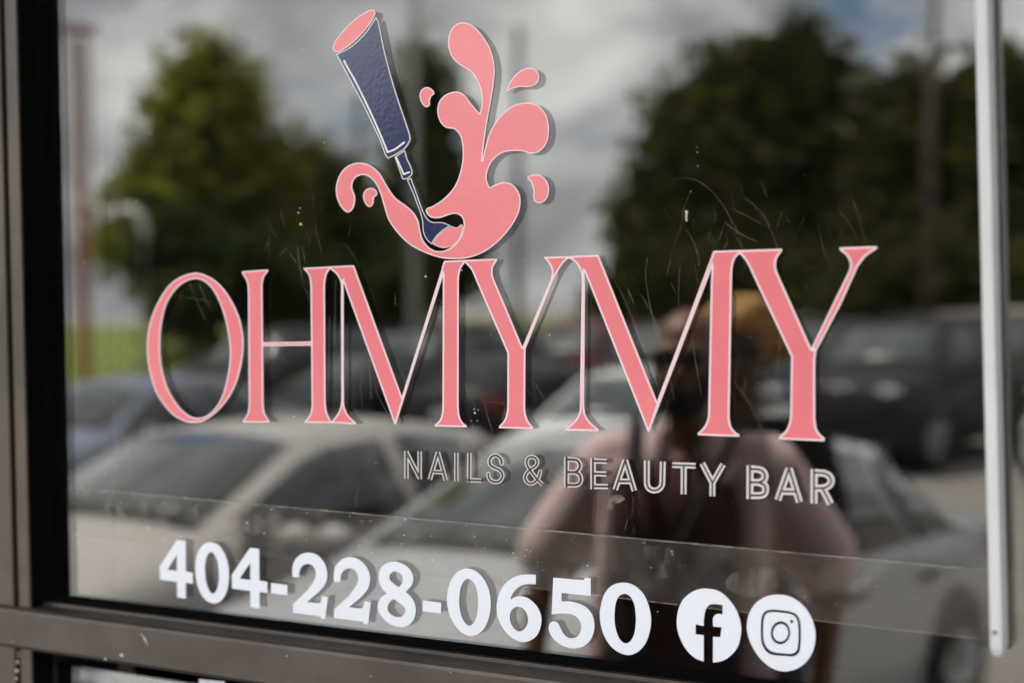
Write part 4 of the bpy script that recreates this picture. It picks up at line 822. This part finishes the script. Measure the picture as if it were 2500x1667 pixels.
def tree(name, label, cat, depth, blobs, leaf, n, size, group, trunk_r=0.28):
    C3 = [street(u, v, depth) for u, v, r in blobs]; k = depth / F_PX; R3_ = [r * k for u, v, r in blobs]
    cx = sum(c.x for c in C3) / len(C3); cy = sum(c.y for c in C3) / len(C3); gz = ground_z(cy)
    t = thing(name, label, cat, (cx, cy, gz), 0, group)
    vol = np.array([r ** 2.2 for r in R3_]); idx = nr.choice(len(blobs), n, p=vol / vol.sum())
    d = nr.normal(size=(n, 3)); d /= np.linalg.norm(d, axis=1)[:, None]; rr = nr.random(n) ** 0.45 * nr.uniform(0.82, 1.12, n)
    Cn = np.array([(c.x - cx, c.y - cy, c.z - gz) for c in C3]); Rn = np.array(R3_)
    P = Cn[idx] + d * (rr * Rn[idx])[:, None] * np.array([1, 1.0, 1.0])
    # clumps: pull leaves toward random twig ends so gaps open between them
    tw = P[nr.choice(n, max(8, n // 22))]; near = nr.integers(0, len(tw), n)
    cl = tw[near] + nr.normal(size=(n, 3)) * size * 1.5; use = nr.random(n) < 0.75; P = np.where(use[:, None], cl, P)
    a = nr.normal(size=(n, 3)); a /= np.linalg.norm(a, axis=1)[:, None]; b = np.cross(a, nr.normal(size=(n, 3))); b /= np.linalg.norm(b, axis=1)[:, None]
    s = size * nr.uniform(0.6, 1.3, n)[:, None]
    V = np.stack([P - a * s, P + b * s * .55, P + a * s, P - b * s * .55], 1).reshape(-1, 3)
    me = bpy.data.meshes.new('crown'); me.from_pydata([], [], []); me.vertices.add(4 * n); me.vertices.foreach_set('co', V.ravel())
    me.loops.add(4 * n); me.loops.foreach_set('vertex_index', np.arange(4 * n)); me.polygons.add(n); me.polygons.foreach_set('loop_start', np.arange(0, 4 * n, 4)); me.update(calc_edges=True)
    obj('crown', me, LEAF[leaf], t)
    bm = bmesh.new(); top = Cn[:, 2].max(); low = Cn[:, 2].min()
    pts = [(0, 0, -0.2), (0.05, 0, low * .5), (nr.normal() * .2, 0, (low + top) / 2), (nr.normal() * .2, 0, top)]
    tube(bm, pts, [trunk_r * 1.3, trunk_r, trunk_r * .6, trunk_r * .15], 9)
    for c in Cn[: 9]:
        zz = max(low * .6, c[2] - 2.0); tube(bm, [(0, 0, zz), tuple(c * [.5, .5, 1] - [0, 0, .6]), tuple(c)], [trunk_r * .4, trunk_r * .25, trunk_r * .08], 6)
    obj('trunk', bm, m_bark, t, True); return t
TG = 'trees beyond the parking lot'
tree('broadleaf_tree', 'tall olive green tree with a pointed crown at the left of the glass', 'tree', 44, [(508, 160, 62), (452, 255, 85), (560, 262, 85), (500, 350, 125), (420, 430, 110), (600, 420, 120), (350, 520, 90), (500, 540, 150), (640, 530, 110), (300, 590, 60), (420, 620, 110), (560, 650, 120), (680, 600, 120), (640, 440, 80)], 'olive', 9000, .30, TG)
tree('broadleaf_tree', 'lower rounded olive tree leaning against the tall left tree', 'tree', 46, [(735, 415, 70), (690, 490, 90), (790, 500, 95), (740, 600, 130), (850, 600, 90), (700, 680, 100), (830, 690, 90)], 'mid', 6000, .30, TG)
tree('broadleaf_tree', 'slim hazy tree behind the pink splash emblem', 'tree', 60, [(1040, 170, 45), (1015, 240, 55), (1075, 290, 55), (1010, 350, 65), (1070, 420, 70), (1000, 500, 80), (1075, 560, 80), (1020, 640, 90), (1100, 660, 70)], 'mid', 5000, .36, TG)
tree('broadleaf_tree', 'largest dark tree rising above the second half of the pink lettering', 'tree', 46, [(1948, 98, 58), (1890, 160, 75), (1985, 180, 80), (1765, 180, 60), (1815, 250, 100), (1960, 280, 110), (1695, 285, 75), (1628, 330, 60), (1720, 400, 120), (1880, 400, 140), (1590, 450, 85), (1560, 570, 80), (1700, 570, 150), (1850, 590, 160), (2010, 430, 90), (2000, 600, 130)], 'dark', 15000, .30, TG)
tree('broadleaf_tree', 'dark broad tree just left of the white channel', 'tree', 44, [(2160, 290, 75), (2240, 215, 60), (2290, 285, 75), (2170, 420, 120), (2300, 420, 120), (2230, 570, 150), (2120, 600, 110), (2340, 600, 130)], 'dark', 9000, .30, TG)
tree('broadleaf_tree', 'dark tree at the right edge behind the white channel', 'tree', 42, [(2425, 195, 70), (2490, 270, 100), (2420, 380, 100), (2510, 480, 140), (2430, 600, 130), (2580, 380, 130), (2560, 600, 140)], 'dark', 9000, .30, TG)
SG = 'shrubs along the far edge of the lot'
for u, v, r, dpt, lf, lab in ((420, 590, 75, 38, 'green', 'dark clipped shrub under the tall left tree'), (462, 738, 26, 36, 'green', 'small dark shrub on the grass bank inside the letter O'), (620, 660, 80, 38, 'green', 'dark shrub left of the first M stroke'), (800, 700, 75, 40, 'green', 'low dark shrub under the rounded olive tree'), (950, 710, 60, 42, 'green', 'low dark shrub left of the pale lamp post'), (1560, 690, 85, 40, 'dark', 'dark shrub at the left foot of the largest tree'), (1740, 700, 90, 40, 'dark', 'dark shrub behind the two heads'), (1930, 700, 90, 40, 'dark', 'dark shrub below the right end of the pink lettering'), (2110, 690, 90, 38, 'dark', 'dark shrub above the roof of the off-road vehicle'), (2300, 680, 90, 38, 'dark', 'dark shrub beside the white channel'), (2480, 690, 90, 38, 'dark', 'dark shrub at the right edge of the view')):
    tree('shrub', lab, 'shrub', dpt, [(u, v, r), (u - r * .7, v + r * .5, r * .7), (u + r * .7, v + r * .5, r * .7), (u, v + r * .8, r * .8)], lf, 2200, .22, SG, 0.08)

# ------------------------------------------------------------------ poles, lamp and sign
m_wood = mat('pole_wood', (0.10, 0.085, 0.07), 0.9, var=(0.15, 0.13, 0.11), vscale=4)
m_galv = mat('galvanised_pole', (0.42, 0.42, 0.40), 0.55, metal=0.3, var=(0.36, 0.36, 0.35), vscale=2)
def pole(u, depth, z_top, r, m, label, arm, cat):
    p = street(u, 800, depth); gz = ground_z(p.y); t = thing('utility_pole' if arm == 'cross' else 'lamp_post', label, cat, (p.x, p.y, gz), rad(60) if arm == 'cross' else 0)
    h = z_top - gz; bm = bmesh.new(); tube(bm, [(0, 0, -.3), (0, 0, h * .5), (0, 0, h)], [r, r * .85, r * .65], 12); obj('pole', bm, m, t, True)
    if arm == 'cross':
        for dz_ in (.5, 1.5):
            bm = bmesh.new(); box(bm, -1.2, 1.2, -.06, .06, h - dz_, h - dz_ + .12); ca = obj('crossarm', bm, m_wood, t)
            for x in (-1.05, -.4, .4, 1.05):
                bm = bmesh.new(); tube(bm, [(x, 0, h - dz_ + .12), (x, 0, h - dz_ + .2), (x, 0, h - dz_ + .3)], [.03, .06, .04], 8); obj('insulator', bm, m_galv, ca, True)
    else:
        bm = bmesh.new(); tube(bm, [(0, 0, h - .1), (.3, 0, h + .3), (.9, 0, h + .45), (1.5, 0, h + .45)], .05, 8); ar = obj('arm', bm, m_galv, t, True)
        bm = bmesh.new(); bmesh.ops.create_uvsphere(bm, u_segments=12, v_segments=8, radius=1, matrix=Matrix.Translation((1.8, 0, h + .42)) @ Matrix.Diagonal((.4, .16, .1, 1))); obj('lamp_head', bm, m_galv, ar, True)
    return t
pole(1010, 34, 14.0, .14, m_galv, 'pale metal lamp post behind the emblem reaching above the frame', 'lamp', 'lamp post')
pole(1262, 40, 11.0, .14, m_wood, 'grey wooden utility pole right of the emblem droplets', 'cross', 'pole')
pole(878, 58, 12.5, .12, m_wood, 'thin distant utility pole beside the brush handle', 'cross', 'pole')
pole(2258, 36, 13.0, .15, m_wood, 'dark wooden utility pole in front of the right hand trees', 'cross', 'pole')
p = street(330, 560, 33); gz = ground_z(p.y)
t = thing('curved_lamp', 'small pale lamp on a curved white arm in front of the left tree', 'lamp', (p.x, p.y, gz))
h = p.z - gz; bm = bmesh.new(); tube(bm, [(.25, 0, -.2), (.25, 0, h - .6), (.28, 0, h - .1), (.15, 0, h + .3), (-.15, 0, h + .48), (-.45, 0, h + .5)], [.07, .07, .1, .12, .11, .06], 10); obj('arm', bm, mat('pale_enamel', (.6, .62, .55), .4), t, True)
bm = bmesh.new(); bmesh.ops.create_uvsphere(bm, u_segments=12, v_segments=8, radius=1, matrix=Matrix.Translation((-.6, 0, h + .46)) @ Matrix.Diagonal((.26, .14, .09, 1))); obj('lamp_head', bm, mat('pale_enamel', (.6, .62, .55)), t, True)
m_rust = mat('rust_red_paint', (0.34, 0.12, 0.055), 0.7, var=(0.40, 0.17, 0.09), vscale=2)
p = street(205, 800, 27); gz = ground_z(p.y); q = lambda v: street(205, v, 27).z - gz
t = thing('pylon_sign', 'tall rust red pylon sign with a pale narrow panel by the left frame', 'sign', (p.x, p.y, gz), rad(-38))
bm = bmesh.new(); box(bm, -.10, .10, -.10, .10, -.3, q(430)); obj('post', bm, m_rust, t)
bm = bmesh.new(); box(bm, -.15, .13, -.05, .05, q(425), q(112)); pn_ = obj('panel', bm, mat('faded_panel', (.72, .66, .64), .6, var=(.62, .52, .49), vscale=1.5), t)
bm = bmesh.new(); box(bm, -.30, .32, -.05, .05, q(100), q(78)); obj('top_bar', bm, m_rust, t)
for x in (-.18, .145):
    bm = bmesh.new(); box(bm, x, x + .03, -.06, .06, q(430), q(108)); obj('frame_rail', bm, m_rust, t)

# ------------------------------------------------------------------ people
def capsule(bm, p0, r0, p1, r1, n=14):
    p0, p1 = Vector(p0), Vector(p1); ax = (p1 - p0); L = ax.length; ax.normalize()
    pts = [p0 - ax * r0 * .95, p0 - ax * r0 * .6, p0, p1, p1 + ax * r1 * .6, p1 + ax * r1 * .95]; rs_ = [r0 * .3, r0 * .8, r0, r1, r1 * .8, r1 * .3]
    tube(bm, pts, rs_, n)
def ellip(bm, c, r, m3=None):
    bmesh.ops.create_uvsphere(bm, u_segments=20, v_segments=12, radius=1, matrix=Matrix.Translation(c) @ (m3.to_4x4() if m3 else Matrix.Identity(4)) @ Matrix.Diagonal((*r, 1)))
def fused(name, bm, m, parent, voxel, smooth=6, fac=0.5):
    """Merge overlapping volumes into one continuous skin."""
    me = bpy.data.meshes.new(name); bm.to_mesh(me); bm.free(); tmp = bpy.data.objects.new(name, me); COL.objects.link(tmp)
    md = tmp.modifiers.new('r', 'REMESH'); md.mode = 'VOXEL'; md.voxel_size = voxel
    sm_ = tmp.modifiers.new('s', 'SMOOTH'); sm_.iterations = smooth; sm_.factor = fac
    dg = bpy.context.evaluated_depsgraph_get(); nm = bpy.data.meshes.new_from_object(tmp.evaluated_get(dg)); bpy.data.objects.remove(tmp); bpy.data.meshes.remove(me)
    nm.materials.clear(); return obj(name, nm, m, parent, True)
def arm_pts(side, elbow_out, hand):
    sh = Vector((side * .185, 0, 1.44)); el = Vector((side * (.26 + elbow_out), -.03, 1.15)); wr = Vector(hand); return sh, el, wr
def hand_part(bm, wr, d, side, fwd):
    """Palm, four unequal curled fingers and a thumb leaving the side of the palm."""
    d = Vector(d).normalized(); f = Vector(fwd).normalized(); lat = d.cross(f).normalized()
    pc = wr + d * .05
    for k in (-1.0, -.35, .35, 1.0): capsule(bm, wr + lat * k * .018, .015, wr + d * .085 + lat * k * .030, .013, 8)
    for k, L in ((-1.0, .062), (-.35, .078), (.35, .084), (1.0, .074)):
        b0 = wr + d * .088 + lat * k * .031; b1 = b0 + (d * .9 + f * .35).normalized() * L * .5; b2 = b1 + (d * .6 + f * .8).normalized() * L * .5
        capsule(bm, b0, .0095, b1, .009, 8); capsule(bm, b1, .009, b2, .0078, 8)
    t0 = wr + d * .03 + lat * side * .030; t1 = t0 + (d * .6 + lat * side * .7 + f * .4).normalized() * .042; t2 = t1 + (d * .85 + lat * side * .2 + f * .4).normalized() * .034
    capsule(bm, t0, .013, t1, .0105, 8); capsule(bm, t1, .0105, t2, .009, 8)
def person(name, label, loc, rz, scale, skin, head_turn, arms, shirt, pants, extra):
    t = thing(name, label, 'person', loc, rz); t.scale = (scale,) * 3
    bm = bmesh.new()
    for s in (1, -1):
        capsule(bm, (s * .095, 0, .92), .085, (s * .105, .01, .50), .058); capsule(bm, (s * .105, .01, .50), .056, (s * .11, -.02, .10), .038)
        capsule(bm, (s * .11, -.03, .06), .042, (s * .12, .14, .04), .034)
    ellip(bm, (0, 0, .97), (.155, .105, .12)); ellip(bm, (0, .005, 1.15), (.145, .10, .17)); ellip(bm, (0, .0, 1.34), (.175, .115, .15))
    capsule(bm, (-.14, 0, 1.45), .055, (.14, 0, 1.45), .055); capsule(bm, (0, -.005, 1.45), .06, (0, .015, 1.58), .052)
    for s, (el, wr, fw) in zip((1, -1), arms):
        sh = Vector((s * .185, 0, 1.44)); el, wr = Vector(el), Vector(wr)
        capsule(bm, sh, .056, el, .043); capsule(bm, el, .042, wr, .028); hand_part(bm, wr, wr - el, s, fw)
    Rh = Matrix.Rotation(head_turn, 3, 'Z'); H = lambda x, y, z: Vector((0, .02, 1.68)) + Rh @ Vector((x, y, z))
    ellip(bm, H(0, -.012, .035), (.076, .096, .098), Rh); ellip(bm, H(0, .018, -.035), (.062, .072, .085), Rh); ellip(bm, H(0, .045, -.092), (.036, .036, .028), Rh)
    capsule(bm, H(0, .088, .018), .009, H(0, .106, -.022), .014, 8); capsule(bm, H(-.045, .078, .034), .011, H(.045, .078, .034), .011, 8)
    ellip(bm, H(-.018, .088, -.058), (.02, .012, .008), Rh); ellip(bm, H(.018, .088, -.058), (.02, .012, .008), Rh)
    for s in (1, -1): ellip(bm, H(s * .078, -.008, -.005), (.012, .022, .034), Rh)
    fused('body', bm, skin, t, .0075, 4)
    for s in (1, -1):
        b = bmesh.new(); ellip(b, H(s * .031, .079, .008), (.012, .010, .011)); e = obj('eye', b, mat('eye_white', (.75, .72, .68), .2), t, True)
        b = bmesh.new(); ellip(b, H(s * .031, .088, .008), (.0055, .003, .0055)); obj('iris', b, mat('iris', (.03, .015, .01), .1), e, True)
    # shirt
    bm = bmesh.new(); shirt(bm, arms); fused('shirt', bm, pants[2], t, .011, 5)
    bm = bmesh.new(); ellip(bm, (0, 0, .965), (.172, .122, .12))
    for s in (1, -1): capsule(bm, (s * .095, 0, .90), .105, (s * .108, .01, .50), .082); capsule(bm, (s * .108, .01, .50), .082, (s * .112, -.015, .12), .072)
    fused('trousers', bm, pants[0], t, .012, 5)
    for s in (1, -1):
        bm = bmesh.new(); ellip(bm, (s * .118, .06, .045), (.052, .145, .045)); ellip(bm, (s * .113, -.03, .075), (.046, .06, .06)); box(bm, s * .118 - .05, s * .118 + .05, -.085, .20, .0, .022)
        fused('shoe', bm, pants[1], t, .008, 4)
    extra(t, H, Rh); return t
m_skin = mat('brown_skin', (0.20, 0.085, 0.040), 0.45, var=(0.16, 0.065, 0.032), vscale=12)
m_skin2 = mat('deep_brown_skin', (0.085, 0.038, 0.022), 0.45, var=(0.07, 0.03, 0.018), vscale=12)
m_pinkcloth = mat('dusty_pink_cotton', (0.86, 0.66, 0.67), 0.9, var=(0.78, 0.55, 0.56), vscale=9, bump=0.5, bscale=45)
m_maroon = mat('maroon_cotton', (0.055, 0.012, 0.016), 0.9, var=(0.075, 0.018, 0.022), vscale=9, bump=0.4, bscale=45)
m_blackcloth = mat('black_cotton', (0.012, 0.011, 0.012), 0.9, bump=0.4, bscale=45)
m_denim = mat('dark_denim', (0.02, 0.025, 0.04), 0.9, bump=0.3, bscale=80)
def overshirt(bm, arms):
    """Open shirt: two front panels hang free of the middle, back and short loose sleeves."""
    ellip(bm, (0, -.03, 1.34), (.205, .115, .17)); ellip(bm, (0, -.035, 1.10), (.19, .105, .24)); capsule(bm, (-.15, -.01, 1.455), .068, (.15, -.01, 1.455), .068)
    for s, (el, wr, fw) in zip((1, -1), arms):
        sh = Vector((s * .185, 0, 1.44)); el = Vector(el); capsule(bm, sh, .084, sh.lerp(el, .86), .092)
        capsule(bm, (s * .155, .055, 1.42), .045, (s * .185, .06, .96), .045)
        capsule(bm, (s * .06, .03, 1.52), .024, (s * .085, .095, 1.42), .026)
def tee(bm, arms):
    ellip(bm, (0, .0, 1.34), (.192, .128, .165)); ellip(bm, (0, .005, 1.10), (.168, .118, .22)); capsule(bm, (-.15, 0, 1.452), .064, (.15, 0, 1.452), .064)
    for s, (el, wr, fw) in zip((1, -1), arms):
        sh = Vector((s * .185, 0, 1.44)); capsule(bm, sh, .07, sh.lerp(Vector(el), .6), .066)
def man_extra(t, H, Rh):
    bm = bmesh.new(); ellip(bm, (0, .030, 1.30), (.170, .122, .17)); ellip(bm, (0, .032, 1.08), (.160, .116, .20)); fused('undershirt', bm, m_maroon, t, .011, 4)
    bm = bmesh.new(); ellip(bm, H(0, .040, -.085), (.062, .062, .045), Rh); ellip(bm, H(-.05, .03, -.055), (.022, .045, .045), Rh); ellip(bm, H(.05, .03, -.055), (.022, .045, .045), Rh); fused('beard', bm, mat('black_hair', (.012, .009, .008), .8), t, .007, 2)
    g = bmesh.new()
    for s in (1, -1): ellip(g, H(s * .034, .098, .012), (.031, .010, .024), Rh)
    capsule(g, H(-.01, .104, .018), .004, H(.01, .104, .018), .004, 6)
    for s in (1, -1): capsule(g, H(s * .062, .09, .018), .004, H(s * .082, -.01, .014), .004, 6)
    obj('sunglasses', g, mat('dark_lens', (.006, .006, .007), .08, spec=.8), t, True)
    b = bmesh.new()
    tube(b, [(.13, -.09, 1.50), (.125, .0, 1.545), (.10, .13, 1.46), (.0, .175, 1.25), (-.12, .165, 1.05), (-.19, .07, .94)], .010, 8); st_ = obj('bag_strap', b, m_blackcloth, t, True)
    b = bmesh.new(); tube(b, [(-.13, -.09, 1.50), (-.125, .0, 1.545), (-.11, .13, 1.46), (-.10, .155, 1.30), (-.12, .12, 1.08)], .016, 8); obj('bag_strap', b, m_blackcloth, t, True)
arms_man = (((.345, -.05, 1.18), (.33, .07, .93), (-.3, 1, .1)), ((-.36, -.03, 1.18), (-.36, .07, .93), (.3, 1, .1)))
p = street(1678, 900, 3.5)
person('person', 'man in an open dusty pink shirt and dark sunglasses mirrored behind the lettering', (p.x, p.y, ground_z(p.y)), rad(-16), 1.03, m_skin, rad(6), arms_man, overshirt, (m_denim, m_blackcloth, m_pinkcloth), man_extra)
m_gold = mat('golden_hair', (0.50, 0.28, 0.08), 0.75, var=(0.34, 0.17, 0.045), vscale=22, bump=0.8, bscale=60)
def woman_extra(t, H, Rh):
    bm = bmesh.new(); rh = random.Random(3)
    for k in range(70):
        a, e_ = rh.uniform(0, 2 * math.pi), rh.uniform(-.25, 1.5)
        x, y, z = math.cos(e_) * math.cos(a), math.cos(e_) * math.sin(a), math.sin(e_)
        if y > .55 and z < .45: continue
        ellip(bm, H(x * .118, y * .118 - .02, .040 + z * .10), (.036, .036, .036))
    ellip(bm, H(0, -.035, .05), (.112, .105, .105)); fused('hair', bm, m_gold, t, .008, 2)
    b = bmesh.new()
    for s in (1, -1): ellip(b, H(s * .034, .098, .010), (.032, .010, .026), Rh)
    capsule(b, H(-.01, .104, .016), .004, H(.01, .104, .016), .004, 6); obj('sunglasses', b, mat('dark_lens', (.006, .006, .007)), t, True)
arms_w = (((.27, -.05, 1.15), (.20, .18, 1.02), (-.3, 1, .2)), ((-.27, -.05, 1.15), (-.20, .18, 1.02), (.3, 1, .2)))
p = street(1812, 900, 4.15)
person('person', 'person with curly golden hair and a black top standing behind the man', (p.x, p.y, ground_z(p.y)), rad(-14), 1.045, m_skin2, rad(0), arms_w, tee, (m_denim, m_blackcloth, m_blackcloth), woman_extra)
